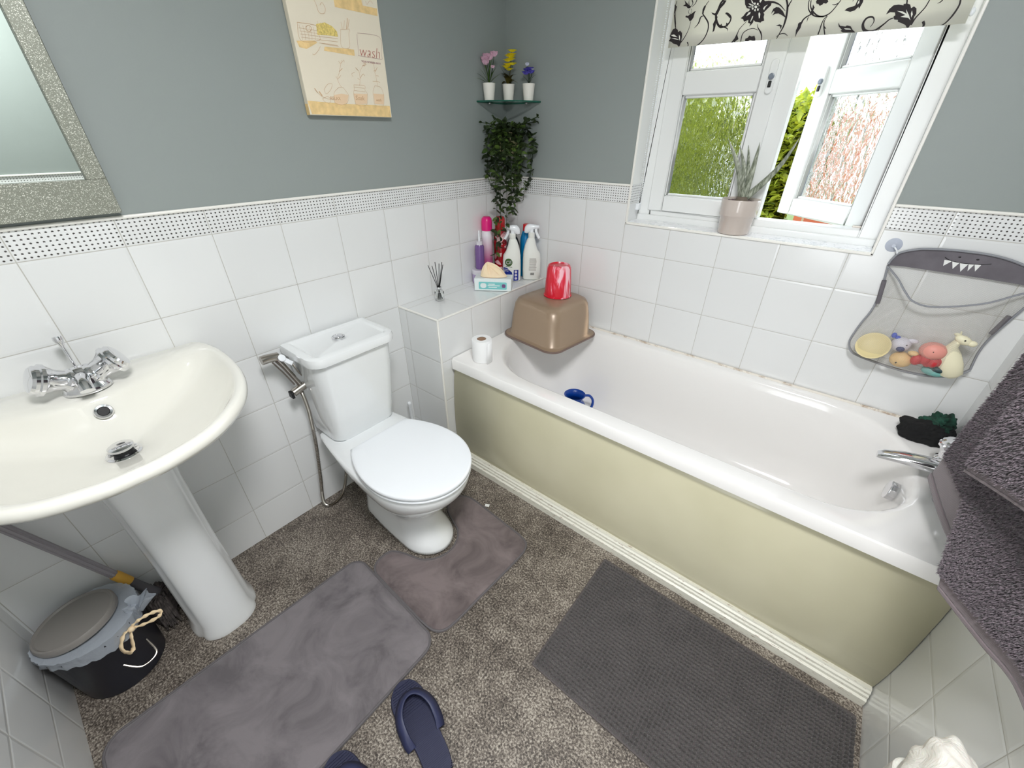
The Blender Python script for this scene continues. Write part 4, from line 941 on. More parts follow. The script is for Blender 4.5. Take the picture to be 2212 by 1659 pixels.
# upturned brown bowl + red beaker
bl = thing('washing_up_bowl', 'upturned bronze brown plastic bowl on the bath corner', 'bowl', (0.465, -0.225, RZ))
ca = Vector((0.462, -0.222)); cb_ = Vector((0.447, -0.196)); ra = math.radians(-7)
def bowl_loop(c, hw, r, z):
    R2 = Matrix.Rotation(ra, 4, 'Z'); return [Vector((c.x, c.y, 0)) + R2 @ p for p in rrect(-hw, hw, -hw, hw, r, z, 8)]
zb = RZ + 0.003
BL = [bowl_loop(ca, 0.150, 0.055, zb + 0.006), bowl_loop(ca, 0.160, 0.055, zb), bowl_loop(ca, 0.170, 0.06, zb), bowl_loop(ca, 0.174, 0.06, zb + 0.006), bowl_loop(ca, 0.172, 0.06, zb + 0.012), bowl_loop(ca, 0.156, 0.055, zb + 0.014),
      bowl_loop(ca.lerp(cb_, .05), 0.153, 0.055, zb + 0.018), bowl_loop(ca.lerp(cb_, .5), 0.147, 0.055, zb + 0.110), bowl_loop(ca.lerp(cb_, .8), 0.141, 0.056, zb + 0.158), bowl_loop(cb_, 0.133, 0.058, zb + 0.176), bowl_loop(cb_, 0.116, 0.055, zb + 0.186), bowl_loop(cb_, 0.05, 0.03, zb + 0.1895)]
m_bronze = mat('bronze_plastic', (152, 131, 110), 0.32, 0.15)
MB().loft(BL, cap0=False).build('bowl', m_bronze, bl, smooth=50, label='upturned bowl')
k = MB(); k.tube([v + Vector((0, 0, 0.001)) for v in bowl_loop(ca, 0.1735, 0.06, zb + 0.006)], 0.005, 8, closed=True); k.build('rim', mat('dark_bronze_rim', (112, 92, 84), 0.35), bl)
t = NT('red_white_marbled'); x, y, z = t.xyz(t.obj()); v = t.comb(t.math('MULTIPLY', x, 18), t.math('MULTIPLY', y, 18), t.math('MULTIPLY', z, 2.4))
n = t.noise(v, 1.6, 3, 0.55, 1.2)
t.set(color=t.ramp(n, [(0.50, lin((214, 16, 44))), (0.57, lin((232, 90, 112))), (0.63, lin((246, 190, 200)))]), rough=0.3, coat=0.3)
zc = zb + 0.190
rb = thing('beaker', 'upturned red and white marbled plastic beaker on the brown bowl', 'beaker', (0.462, -0.172, zc))
MB().lathe([(0.063, 0), (0.067, 0.001), (0.067, 0.006), (0.063, 0.008), (0.061, 0.06), (0.056, 0.132), (0.050, 0.146), (0.042, 0.149), (0.040, 0.144), (0.01, 0.143)], 44, at(0.462, -0.172, zc)).build('beaker_body', t.m, rb, smooth=40)

# blue jug standing in the bath
JX, JY, JZ = 0.655, -0.255, RZ - 0.3965
m_jug = mat('blue_jug', (10, 62, 150), 0.3)
jg = thing('jug', 'small blue plastic jug with a round handle inside the bath', 'jug', (JX, JY, JZ))
MB().lathe([(0.052, 0), (0.060, 0.004), (0.066, 0.03), (0.064, 0.06), (0.052, 0.085), (0.040, 0.098), (0.038, 0.108), (0.044, 0.122), (0.052, 0.132), (0.054, 0.135), (0.050, 0.135), (0.042, 0.124), (0.035, 0.108), (0.036, 0.098), (0.048, 0.08), (0.056, 0.05), (0.054, 0.012)], 44, at(JX, JY, JZ)).build('body', m_jug, jg, smooth=60)
hd = Vector((0.76, 0.64, 0)).normalized(); base = Vector((JX, JY, JZ))
k = MB(); k.tube(catmull([base + hd * 0.048 + Vector((0, 0, 0.128)), base + hd * 0.075 + Vector((0, 0, 0.126)), base + hd * 0.094 + Vector((0, 0, 0.10)), base + hd * 0.094 + Vector((0, 0, 0.065)), base + hd * 0.080 + Vector((0, 0, 0.038)), base + hd * 0.062 + Vector((0, 0, 0.030))], 6), 0.0065, 10); k.build('handle', m_jug, jg)

# crumpled dark cloth on the bath corner
def crumple(name, c, r, seed, m, parent, amp=0.30, n=40, fr=2.3):
    k = MB(); rn = noise
    def fn(u, v):
        a = 2 * PI * u; b = PI * v; d = Vector((math.sin(b) * math.cos(a), math.sin(b) * math.sin(a), math.cos(b)))
        q = 1 + amp * (rn.noise(d * fr * 0.6 + Vector((seed, 0, 0))) + 0.7 * abs(rn.noise(d * fr * 1.5 + Vector((0, seed, 0)))) - 0.15)
        p = Vector((d.x * r[0] * q, d.y * r[1] * q, max(-r[2] * 0.45, d.z * r[2] * q)))
        return Vector(c) + p
    return k.grid(fn, n * 2, n).build(name, m, parent, smooth=80)
cl_ = thing('crumpled_cloth', 'crumpled black and dark green cloth on the far corner of the bath rim', 'cloth', (1.88, -0.085, RZ))
m_blk = mat('black_fabric', (16, 16, 17), 0.95, bump=0.4, bscale=300); m_dgr = mat('dark_green_fabric', (20, 62, 48), 0.9, bump=0.4, bscale=300, nscale=30, namt=0.4)
crumple('black_part', (1.872, -0.112, RZ + 0.022), (0.062, 0.050, 0.042), 3.0, m_blk, cl_); crumple('black_part', (1.925, -0.060, RZ + 0.018), (0.033, 0.045, 0.030), 8.0, m_blk, cl_)
crumple('green_part', (1.915, -0.055, RZ + 0.034), (0.036, 0.038, 0.040), 5.0, m_dgr, cl_, 0.6); crumple('green_part', (1.892, -0.090, RZ + 0.050), (0.030, 0.028, 0.020), 6.5, m_dgr, cl_, 0.5)

# ------------------------------------------------------------------ corner shelves and plants
t = NT('green_edge_glass'); t.set(color=lin((120, 170, 155)), rough=0.03, alpha=0.28); m_sg = t.m
t = NT('dark_green_glass_edge'); t.set(color=lin((30, 92, 76)), rough=0.15); m_sge = t.m
def corner_shelf(z, label):
    t = thing('glass_corner_shelf', label, 'shelf', (0.07, -0.07, z - 0.006))
    R0 = 0.200; pts = [(0.001, -0.001)] + [(R0 * math.cos(a) + 0.0, -R0 * math.sin(a)) for a in [PI / 2 * i / 24 for i in range(25)]]
    MB().poly(pts, z - 0.006, z).build('glass', m_sg, t, smooth=30)
    k = MB(); k.tube([Vector((x, y, z - 0.003)) for x, y in pts[1:]], 0.0031, 6); k.build('polished_edge', m_sge, t)
    k = MB(); k.box((0.0005, -0.2, z - 0.007), (0.004, -0.001, z - 0.0002)); k.box((0.001, -0.004, z - 0.007), (0.2, -0.0005, z - 0.0002)); k.build('wall_edge', m_sge, t)
    for (x, y) in ((0.012, -0.13), (0.13, -0.012)):
        MB().sphere((x, y, z - 0.008), (0.008, 0.008, 0.004)).build('support_clip', m_chrome, t)
    return t
corner_shelf(1.558, 'upper glass corner shelf holding three tiny potted flowers')
ws = MB().poly([(0.001, -0.001)] + [(0.125 * math.cos(a), -0.125 * math.sin(a)) for a in [PI / 2 * i / 20 for i in range(21)]], 1.338, 1.346)
tag(ws.build('corner_bracket_shelf', m_white, None, bevel=0.002), 'small white corner shelf carrying the trailing plant pot', 'shelf')
m_pot = mat('white_pot', (238, 234, 226), 0.5); m_soil = mat('dark_soil', (40, 30, 24), 0.95)
def leafblade(mb, base, tip, w, bend=0.2, n=6, up=Vector((0, 0, 1)), fold=0.15):
    base = Vector(base); tip = Vector(tip); ax = tip - base; s_ = ax.cross(up)
    if s_.length < 1e-6: s_ = Vector((1, 0, 0))
    s_.normalize(); nn = s_.cross(ax).normalized(); vs = []
    for i in range(n + 1):
        t_ = i / n; p = base.lerp(tip, t_) + nn * bend * ax.length * math.sin(PI * t_) ; ww = w * (math.sin(PI * min(1, 0.12 + t_ * 0.88)) ** 0.7) * (1 if i < n else 0.02)
        vs += [p - s_ * ww, p + nn * ww * -fold, p + s_ * ww]
    fs = []
    for i in range(n):
        a = 3 * i; fs += [(a, a + 1, a + 4, a + 3), (a + 1, a + 2, a + 5, a + 4)]
    mb.add(vs, fs)
m_leafd = leaf_mat('dark_leaf', (28, 42, 24), (58, 84, 40), 0.15); m_leafg = leaf_mat('green_leaf', (60, 92, 34), (104, 138, 56), 0.2); m_leafo = leaf_mat('olive_leaf', (66, 58, 20), (112, 104, 40), 0.15)
def mini_pot(x, y, label, cat='potted flower'):
    t = thing('miniature_potted_flower', label, cat, (x, y, 1.5585), 0, 'three miniature flowers on the upper shelf')
    MB().lathe([(0.0195, 0), (0.021, 0.001), (0.0275, 0.062), (0.0265, 0.062), (0.0245, 0.056), (0.01, 0.056)], 32, at(x, y, 1.5585)).build('pot', m_pot, t)
    MB().lathe([(0.0245, 0.0555), (0.015, 0.058), (0.005, 0.059)], 20, at(x, y, 1.5585)).build('soil', m_soil, t)
    return t
def petals(mb, c, n, r, m_up=0.5, seed=0, w=0.5):
    rn = random.Random(seed)
    for i in range(n):
        a = 2 * PI * i / n + rn.random() * 0.4; d = Vector((math.cos(a), math.sin(a), m_up)).normalized()
        leafblade(mb, c, Vector(c) + d * r, r * w, 0.15, 4)
zz0 = 1.5585 + 0.058
def stemtube(mb, p, q, r=0.0012): mb.tube([p, Vector(p).lerp(Vector(q), .5) + Vector((0.002, 0.002, 0)), q], r, 5)
# pink
p1 = (0.034, -0.156); tpk = mini_pot(*p1, 'tiny white pot of pale pink cyclamen on the upper glass shelf, leftmost of three')
m_pk = mat('pale_pink_petals', (226, 190, 208), 0.6); m_yl = mat('yellow_petals', (255, 244, 60), 0.5); m_vi = mat('violet_petals', (104, 96, 200), 0.6); m_ww = mat('white_petals', (222, 224, 238), 0.6)
lv = MB(); rn = random.Random(1)
U = Vector((0.79, 0.61, 0))     # rightwards as seen from the door
Vv = Vector((-0.6, 0.79, 0))
c = Vector((*p1, zz0))
for (du, dz) in ((-0.060, 0.020), (-0.056, 0.036), (-0.034, 0.052), (-0.016, 0.070), (-0.006, 0.072), (0.010, 0.082), (0.028, 0.062), (0.046, 0.034), (0.040, 0.006), (0.016, 0.05), (-0.022, 0.06)):
    tip = c + U * du * 1.15 + Vector((0.010 * rn.random(), -0.012 * rn.random(), dz * 1.05)); tip.x = max(0.004, tip.x); leafblade(lv, c, tip, 0.0042, 0.06)
lv.build('leaves', m_leafg, tpk); st = MB(); fl = MB()
for i, (du, dz) in enumerate(((-0.020, 0.092), (-0.010, 0.104), (0.004, 0.098), (0.030, 0.112), (-0.016, 0.080), (0.022, 0.066))):
    q = c + U * du * 0.8 + Vector((0, 0, dz * 0.85)); stemtube(st, c, q); petals(fl, q, 7, 0.025 if i < 5 else 0.014, 0.9, i, 0.6)
st.build('stems', m_leafd, tpk); fl.build('flowers', m_pk, tpk)
p2 = (0.070, -0.066); tye = mini_pot(*p2, 'tiny white pot of yellow flowers, middle one on the upper glass shelf')
c = Vector((*p2, zz0)); lv = MB()
for i in range(16):
    a = 2.4 * i; r = 0.026 + 0.009 * (i % 3) ; leafblade(lv, c + Vector((0, 0, 0.002 * (i % 5))), c + Vector((math.cos(a) * r, math.sin(a) * r, 0.006 + 0.012 * (i % 4))), 0.011, 0.25)
lv.build('rosette', m_leafo, tye); lv = MB()
for (du, dz) in ((-0.044, 0.078), (-0.006, 0.088), (0.032, 0.10), (0.014, 0.05)): leafblade(lv, c, c + U * du + Vector((0, 0, dz)), 0.0035, 0.04)
lv.build('leaves', m_leafd, tye); st = MB(); fl = MB(); stemtube(st, c, c + U * 0.012 + Vector((0, 0, 0.12)), 0.0016); st.build('stems', m_leafo, tye)
for i, (du, dz) in enumerate(((-0.010, 0.062), (0.004, 0.070), (0.010, 0.054), (0.000, 0.084), (0.014, 0.088), (0.008, 0.100), (0.018, 0.104), (0.012, 0.116), (0.016, 0.072), (0.004, 0.096))):
    petals(fl, c + U * du * 1.2 + Vector((rn.uniform(-.008, .008), rn.uniform(-.008, .0), dz)), 7, 0.023, 0.25, i, 0.6)
fl.build('flowers', m_yl, tye)
p3 = (0.158, -0.034); tvi = mini_pot(*p3, 'tiny white pot of violet and white flowers, rightmost on the glass shelf')
c = Vector((*p3, zz0)); lv = MB()
for (du, dz, w) in ((-0.028, 0.032, .005), (-0.012, 0.040, .006), (0.010, 0.030, .006), (0.036, 0.038, .0055), (0.018, 0.02, .006), (-0.01, 0.02, 0.006)):
    tip = c + U * du + Vector((0, 0, dz)); tip.y = min(-0.004, tip.y); leafblade(lv, c, tip, w, 0.12)
lv.build('leaves', m_leafd, tvi); st = MB(); fl = MB(); f2_ = MB(); stemtube(st, c, c + Vector((0, 0, 0.05))); stemtube(st, c, c + U * -0.006 + Vector((0, 0, 0.07))); stemtube(st, c, c + U * 0.018 + Vector((0, -0.006, 0.055))); st.build('stems', m_leafd, tvi)
for i, (du, dz) in enumerate(((-0.004, 0.046), (0.004, 0.050), (0.008, 0.040), (-0.008, 0.036))): petals(fl, c + U * du * 1.3 + Vector((0, -0.004, dz)), 7, 0.022, 0.5, i, 0.65)
fl.build('violet_flowers', m_vi, tvi); petals(f2_, c + U * -0.008 + Vector((0, 0, 0.066)), 5, 0.014, 1.4, 3, 0.6); petals(f2_, c + U * 0.018 + Vector((0, -0.006, 0.050)), 5, 0.014, 0.6, 4, 0.4); f2_.build('white_flowers', m_ww, tvi)

# trailing plant
iv = thing('trailing_plant', 'dark green trailing leafy plant in a cream pot in the corner below the glass shelf', 'potted plant', (0.085, -0.085, 1.346))
T = at(0.085, -0.085, 1.3462)
rb_ = [(1 + 0.045 * math.cos(10 * a)) for a in [2 * PI * i / 60 for i in range(60)]]
k = MB(); k.loft([[T @ Vector((r * q * math.cos(2 * PI * i / 60), r * q * math.sin(2 * PI * i / 60), z)) for i, q in enumerate(rb_)] for r, z in ((0.034, 0), (0.038, 0.004), (0.050, 0.055), (0.054, 0.090), (0.050, 0.094), (0.046, 0.085))]); k.build('pot', mat('cream_ribbed_pot', (214, 204, 158), 0.4), iv, smooth=50)
rn = random.Random(21); lv = MB(); st = MB(); lvg = MB()
def vine(pts, dens_=0.021, size=0.027):
    P = catmull(pts, 8); st.tube(P, 0.0011, 4); acc = 0
    for i in range(1, len(P)):
        acc += (P[i] - P[i - 1]).length
        if acc > dens_:
            acc = 0
            for s_ in (1, -1):
                if rn.random() < 0.12: continue
                a = rn.uniform(0, 2 * PI); d = Vector((math.cos(a) * 0.8 + 0.25, math.sin(a) * 0.8 - 0.25, rn.uniform(-0.7, 0.6))).normalized(); L_ = size * rn.uniform(0.8, 1.5)
                tip = P[i] + d * L_; tip.x = max(0.005, tip.x); tip.y = min(-0.005, tip.y)
                leafblade(lv if rn.random() < 0.8 else lvg, P[i], tip, L_ * 0.25, rn.uniform(-0.1, 0.2), 4, up=Vector((rn.uniform(-1, 1), rn.uniform(-1, 1), 1)))
for i in range(40):
    a = rn.uniform(-1.95, 0.40) if i % 3 else rn.uniform(-3.1, 1.6); d = Vector((math.cos(a), math.sin(a), 0)); r = rn.uniform(0.055, 0.125)
    if i < 33: end = rn.choice((1.07, 1.10, 1.14, 1.18, 1.22, 1.26, 1.30, 1.33)) + rn.uniform(-0.02, 0.02)
    else: end = rn.uniform(1.34, 1.42)
    c = Vector((0.085, -0.085, 1.432)); top = c + d * r * 0.6 + Vector((0, 0, rn.uniform(0.0, 0.03))); b1 = c + d * r + Vector((0, 0, -0.02))
    pts = [c, top, b1]; z = 1.40; taper = 1.0
    while z > end + 0.03:
        z -= 0.05; q = 0.50 + 0.50 * min(1, max(0, (z - 1.08) / 0.22)); pts.append(c * 1 + Vector((d.x * r * q + rn.uniform(-.006, .006), d.y * r * q + rn.uniform(-.006, .006), z - 1.432)))
    for p in pts: p.x = max(0.008, p.x); p.y = min(-0.008, p.y)
    vine(pts)
for x_, y_, ze in ((0.125, -0.200, 0.93), (0.105, -0.205, 0.90), (0.140, -0.170, 1.02)):
    vine([Vector((0.085, -0.085, 1.43)), Vector((x_ - 0.01, y_ + 0.02, 1.41)), Vector((x_, y_, 1.30)), Vector((x_ + 0.005, y_, 1.15)), Vector((x_, y_ - 0.004, ze))])
for i in range(11):
    a = -2.5 + i * 0.36; d = Vector((math.cos(a), math.sin(a), 0)); c = Vector((0.085, -0.085, 1.432)); e_ = c + d * 0.135 + Vector((0, 0, rn.uniform(0.015, 0.07))); e_.x = max(0.01, e_.x); e_.y = min(-0.01, e_.y)
    vine([c, c + d * 0.04 + Vector((0, 0, 0.03)), e_], 0.013, 0.024)
lv.build('foliage', leaf_mat('ivy_dark', (32, 44, 24), (58, 76, 36), 0.1), iv, smooth=60); lvg.build('foliage', leaf_mat('ivy_green', (60, 84, 34), (100, 126, 56), 0.15), iv, smooth=60, label='lighter green leaves'); st.build('stems', m_leafd, iv)

# aloe on the sill
AX, AY, AZ = 1.113, 0.040, WZ0 + 0.0035
al = thing('potted_aloe', 'spiky aloe in a pale pinkish grey stepped pot on the window sill', 'potted plant', (AX, AY, AZ))
MB().lathe([(0.052, 0), (0.055, 0.003), (0.0585, 0.058), (0.0635, 0.064), (0.0645, 0.068), (0.0665, 0.118), (0.0655, 0.121), (0.062, 0.118), (0.058, 0.106), (0.02, 0.106)], 56, at(AX, AY, AZ)).build('pot', mat('pinkish_grey_glaze', (198, 186, 178), 0.15, coat=0.5), al, smooth=40)
rn = random.Random(4); k = MB()
for i in range(170):
    a = rn.uniform(0, 2 * PI); r = 0.058 * math.sqrt(rn.random()); k.sphere((AX + r * math.cos(a), AY + r * math.sin(a), AZ + 0.107 + rn.uniform(0, 0.006)), (0.005 * rn.uniform(.6, 1.4), 0.004, 0.003), 6, 4)
k.build('gravel', mat('bark_gravel', (120, 104, 104), 0.9, nscale=60, namt=0.4), al)
t = NT('aloe_leaf'); x, y, z = t.xyz(t.obj()); n = t.noise(t.comb(t.math('MULTIPLY', x, 5), t.math('MULTIPLY', y, 5), t.math('MULTIPLY', z, 1)), 40, 4, 0.6)
t.set(color=t.ramp(n, [(0.36, lin((92, 100, 82))), (0.64, lin((170, 174, 158)))]), rough=0.45); m_aloe = t.m
def aloe(tip, w, bend, dark=False):
    b = Vector((AX, AY, AZ + 0.115)); tip = Vector(tip); ax = tip - b; side = ax.cross(Vector((0.3, 1, 0.1))).normalized(); nn = side.cross(ax).normalized(); loops = []
    for i in range(9):
        t_ = i / 8; p = b.lerp(tip, t_) + nn * 0 + Vector((bend[0], bend[1], 0)) * math.sin(PI * t_); ww = w * (1 - t_) ** 0.7 + 0.0006
        loops.append([p + side * ww * math.cos(q) + nn * ww * (0.35 * math.sin(q) + 0.25 * math.cos(q) ** 2) for q in [2 * PI * j / 12 for j in range(12)]])
    MB().loft(loops).build('leaf', m_aloe, al, smooth=50)
aloe((1.012, 0.050, 1.420), 0.016, (0.012, 0)); aloe((1.052, 0.070, 1.400), 0.014, (0.012, 0)); aloe((1.078, 0.085, 1.400), 0.012, (0.008, 0)); aloe((1.120, 0.050, 1.410), 0.016, (0.004, 0)); aloe((1.235, 0.060, 1.425), 0.013, (0.02, 0.0)); aloe((1.10, 0.02, 1.31), 0.013, (0.0, 0))
MB().lathe([(0.020, 0), (0.024, 0.008), (0.018, 0.022)], 16, at(AX, AY, AZ + 0.106)).build('leaf_base', mat('dry_leaf_base', (112, 100, 88), 0.8), al)

# ------------------------------------------------------------------ printed artwork outlines (plane coordinates in metres)
BLIND_STROKES = [([(0.744,1.825),(0.741,1.81),(0.744,1.793),(0.749,1.773),(0.756,1.751)],0.00156,0.00312,0.00156),([(0.778,1.705),(0.791,1.721),(0.8,1.738),(0.804,1.753),(0.804,1.765)],0.00312,0.00195,0.00117),([(0.794,1.798),(0.791,1.793),(0.792,1.788),(0.796,1.785)],0.00078,0.00117,0.00078),([(0.798,1.798),(0.802,1.792),(0.801,1.787),(0.798,1.784)],0.00078,0.00117,0.00078),([(0.786,1.821),(0.787,1.814),(0.791,1.806)],0.00078,0.00195,0.00117),([(0.796,1.82),(0.801,1.812),(0.797,1.804)],0.00312,0.00234,0.00117),([(0.813,1.818),(0.809,1.809),(0.799,1.802)],0.00273,0.00195,0.00097),([(0.854,1.811),(0.845,1.799),(0.84,1.789),(0.842,1.779),(0.852,1.769),(0.865,1.754),(0.869,1.737),(0.864,1.718),(0.853,1.704),(0.838,1.694)],0.00156,0.0039,0.00312),([(0.843,1.774),(0.836,1.771),(0.834,1.76),(0.829,1.752),(0.821,1.745)],0.00273,0.00429,0.00078),([(0.805,1.709),(0.81,1.702),(0.81,1.695)],0.0039,0.00234,0.0039),([(0.887,1.694),(0.897,1.695),(0.906,1.693)],0.00117,0.00234,0.00117),([(0.901,1.807),(0.894,1.799),(0.89,1.785),(0.886,1.774),(0.89,1.759),(0.898,1.747),(0.909,1.738),(0.921,1.737),(0.933,1.731),(0.935,1.725)],0.00585,0.00663,0.00078),([(0.901,1.745),(0.908,1.742),(0.919,1.738),(0.929,1.741),(0.936,1.75),(0.935,1.761),(0.924,1.77),(0.916,1.772)],0.00195,0.00429,0.00429),([(0.988,1.744),(0.978,1.735),(0.97,1.725),(0.967,1.712),(0.964,1.705),(0.96,1.698),(0.953,1.691)],0.00117,0.00273,0.00429),([(1.022,1.734),(1.027,1.724),(1.038,1.712),(1.044,1.701),(1.046,1.689)],0.00078,0.00351,0.00195),([(1.028,1.718),(1.014,1.724),(0.999,1.723),(0.987,1.717),(0.983,1.707),(0.984,1.694)],0.00097,0.00234,0.00273),([(1.038,1.784),(1.056,1.781),(1.072,1.774),(1.084,1.765),(1.094,1.756)],0.00585,0.00273,0.00078),([(1.088,1.784),(1.095,1.771),(1.099,1.756),(1.101,1.737),(1.1,1.72),(1.096,1.708),(1.088,1.687)],0.00429,0.00585,0.00156),([(1.105,1.782),(1.1,1.771),(1.098,1.761)],0.00195,0.00351,0.00195),([(1.087,1.696),(1.098,1.702),(1.11,1.701),(1.119,1.695)],0.00117,0.00234,0.00078),([(1.151,1.776),(1.152,1.764),(1.157,1.752),(1.168,1.741),(1.181,1.734),(1.202,1.731)],0.00195,0.00273,0.00312),([(1.171,1.741),(1.159,1.737),(1.15,1.73),(1.147,1.72),(1.142,1.708),(1.142,1.691)],0.00195,0.00468,0.00078),([(1.164,1.74),(1.166,1.759)],0.00156,0.0039,0.00078),([(1.156,1.773),(1.16,1.758),(1.171,1.745),(1.187,1.734),(1.203,1.732),(1.216,1.738),(1.225,1.75),(1.233,1.764)],0.00234,0.00351,0.00195),([(1.214,1.756),(1.223,1.755),(1.232,1.76)],0.00078,0.00234,0.00117),([(1.21,1.732),(1.204,1.724),(1.202,1.712),(1.202,1.702),(1.201,1.69)],0.00156,0.00273,0.00351),([(1.211,1.731),(1.207,1.72),(1.21,1.708),(1.219,1.688)],0.00117,0.00273,0.00273),([(1.387,1.745),(1.389,1.739),(1.39,1.733)],0.00273,0.00312,0.00273),([(1.436,1.739),(1.433,1.724),(1.427,1.713),(1.421,1.703),(1.417,1.689)],0.00234,0.00273,0.0039),([(1.374,1.709),(1.364,1.706),(1.357,1.699),(1.349,1.692),(1.338,1.685),(1.323,1.685),(1.312,1.691),(1.306,1.703),(1.309,1.714),(1.318,1.717),(1.326,1.714),(1.33,1.705),(1.326,1.694)],0.00195,0.00663,0.00117),([(1.352,1.695),(1.347,1.685)],0.00273,0.00312,0.00078),([(1.286,1.688),(1.299,1.684),(1.313,1.684),(1.323,1.685)],0.00195,0.00117,0.00195),([(1.44,1.694),(1.445,1.686),(1.444,1.678)],0.00507,0.00507,0.00312),([(1.499,1.73),(1.501,1.72),(1.499,1.707),(1.494,1.694),(1.486,1.683),(1.47,1.676)],0.00312,0.00429,0.00156),([(1.463,1.734),(1.46,1.73),(1.455,1.728)],0.00273,0.00234,0.00059),([(1.263,1.761),(1.263,1.756)],0.00195,0.00117,0.00059)]
BLIND_FILLS = [[(0.738,1.816),(0.747,1.81),(0.745,1.796),(0.741,1.791)],[(0.741,1.791),(0.748,1.783),(0.754,1.763),(0.754,1.749),(0.747,1.769)],[(0.746,1.75),(0.755,1.752),(0.764,1.746),(0.766,1.74),(0.773,1.743),(0.781,1.736),(0.783,1.726),(0.783,1.714),(0.781,1.702),(0.778,1.696),(0.77,1.705),(0.754,1.71),(0.748,1.715),(0.737,1.718),(0.743,1.726),(0.738,1.732),(0.742,1.742)],[(0.785,1.782),(0.792,1.78),(0.797,1.783),(0.804,1.785),(0.811,1.789),(0.816,1.79),(0.813,1.784),(0.812,1.774),(0.807,1.767),(0.801,1.765),(0.794,1.774),(0.783,1.778)],[(0.771,1.823),(0.777,1.817),(0.784,1.812),(0.789,1.808),(0.797,1.804),(0.795,1.8),(0.787,1.8),(0.78,1.806),(0.768,1.809),(0.776,1.812)],[(0.848,1.806),(0.844,1.798),(0.842,1.801),(0.838,1.791),(0.839,1.78),(0.844,1.775),(0.844,1.786),(0.847,1.797)],[(0.911,1.804),(0.906,1.795),(0.897,1.787),(0.891,1.772),(0.882,1.771),(0.875,1.774),(0.869,1.78),(0.881,1.776),(0.888,1.779),(0.891,1.792),(0.9,1.8),(0.903,1.806)],[(0.893,1.766),(0.89,1.755),(0.892,1.746),(0.891,1.731),(0.886,1.727),(0.885,1.741),(0.882,1.749),(0.886,1.758),(0.887,1.77)],[(0.915,1.772),(0.926,1.77),(0.935,1.764),(0.933,1.758),(0.926,1.764)],[(0.925,1.739),(0.925,1.748),(0.93,1.745),(0.935,1.75),(0.934,1.743),(0.93,1.737)],[(0.905,1.742),(0.91,1.747),(0.913,1.742)],[(0.965,1.805),(0.971,1.787),(0.979,1.777),(0.989,1.774),(0.988,1.769),(0.98,1.767),(0.974,1.759),(0.967,1.754),(0.975,1.751),(0.98,1.744),(0.988,1.746),(0.992,1.747),(0.993,1.74),(1.001,1.737),(0.999,1.73),(1.004,1.734),(1.008,1.739),(1.008,1.745),(1.015,1.74),(1.02,1.739),(1.031,1.736),(1.033,1.739),(1.04,1.74),(1.036,1.749),(1.036,1.756),(1.032,1.76),(1.035,1.762),(1.041,1.768),(1.049,1.775),(1.049,1.782),(1.04,1.787),(1.029,1.787),(1.019,1.795),(1.012,1.802)],[(0.966,1.716),(0.975,1.701),(0.968,1.697),(0.965,1.691),(0.957,1.698),(0.962,1.705)],[(0.997,1.69),(0.996,1.7),(1.003,1.702),(1.006,1.707),(1.014,1.704),(1.022,1.705),(1.027,1.697),(1.028,1.689),(1.021,1.69),(1.011,1.696),(1.006,1.691)],[(1.055,1.754),(1.058,1.766),(1.065,1.769),(1.074,1.767),(1.087,1.757),(1.096,1.746),(1.101,1.739),(1.088,1.747),(1.076,1.753),(1.068,1.753),(1.06,1.75),(1.064,1.758),(1.061,1.76)],[(1.078,1.724),(1.087,1.726),(1.095,1.723),(1.095,1.713),(1.09,1.721)],[(1.164,1.763),(1.171,1.755),(1.169,1.747),(1.174,1.739),(1.167,1.739),(1.163,1.743),(1.166,1.751)],[(1.143,1.725),(1.139,1.722),(1.14,1.715),(1.138,1.707),(1.141,1.692),(1.144,1.701),(1.149,1.711),(1.149,1.723)],[(1.161,1.722),(1.16,1.732),(1.163,1.738),(1.162,1.728)],[(1.17,1.768),(1.172,1.775),(1.197,1.771),(1.202,1.764),(1.198,1.76),(1.191,1.762),(1.189,1.759),(1.183,1.757),(1.178,1.762),(1.173,1.763)],[(1.208,1.712),(1.218,1.702),(1.212,1.703)],[(1.25,1.739),(1.256,1.744),(1.266,1.745),(1.272,1.747),(1.274,1.761),(1.287,1.76),(1.288,1.752),(1.284,1.738),(1.281,1.743),(1.275,1.736),(1.265,1.734)],[(1.352,1.718),(1.355,1.729),(1.362,1.736),(1.373,1.736),(1.384,1.733),(1.383,1.736),(1.391,1.736),(1.398,1.733),(1.403,1.725),(1.408,1.728),(1.415,1.723),(1.419,1.712),(1.417,1.705),(1.419,1.697),(1.415,1.688),(1.414,1.681),(1.41,1.684),(1.405,1.69),(1.395,1.695),(1.385,1.699),(1.384,1.703),(1.375,1.705),(1.371,1.712),(1.374,1.714),(1.371,1.72),(1.36,1.722)],[(1.244,1.713),(1.251,1.705),(1.265,1.702),(1.268,1.704),(1.278,1.701),(1.285,1.693),(1.294,1.686),(1.288,1.685),(1.263,1.689),(1.256,1.693),(1.259,1.695),(1.248,1.704)]]
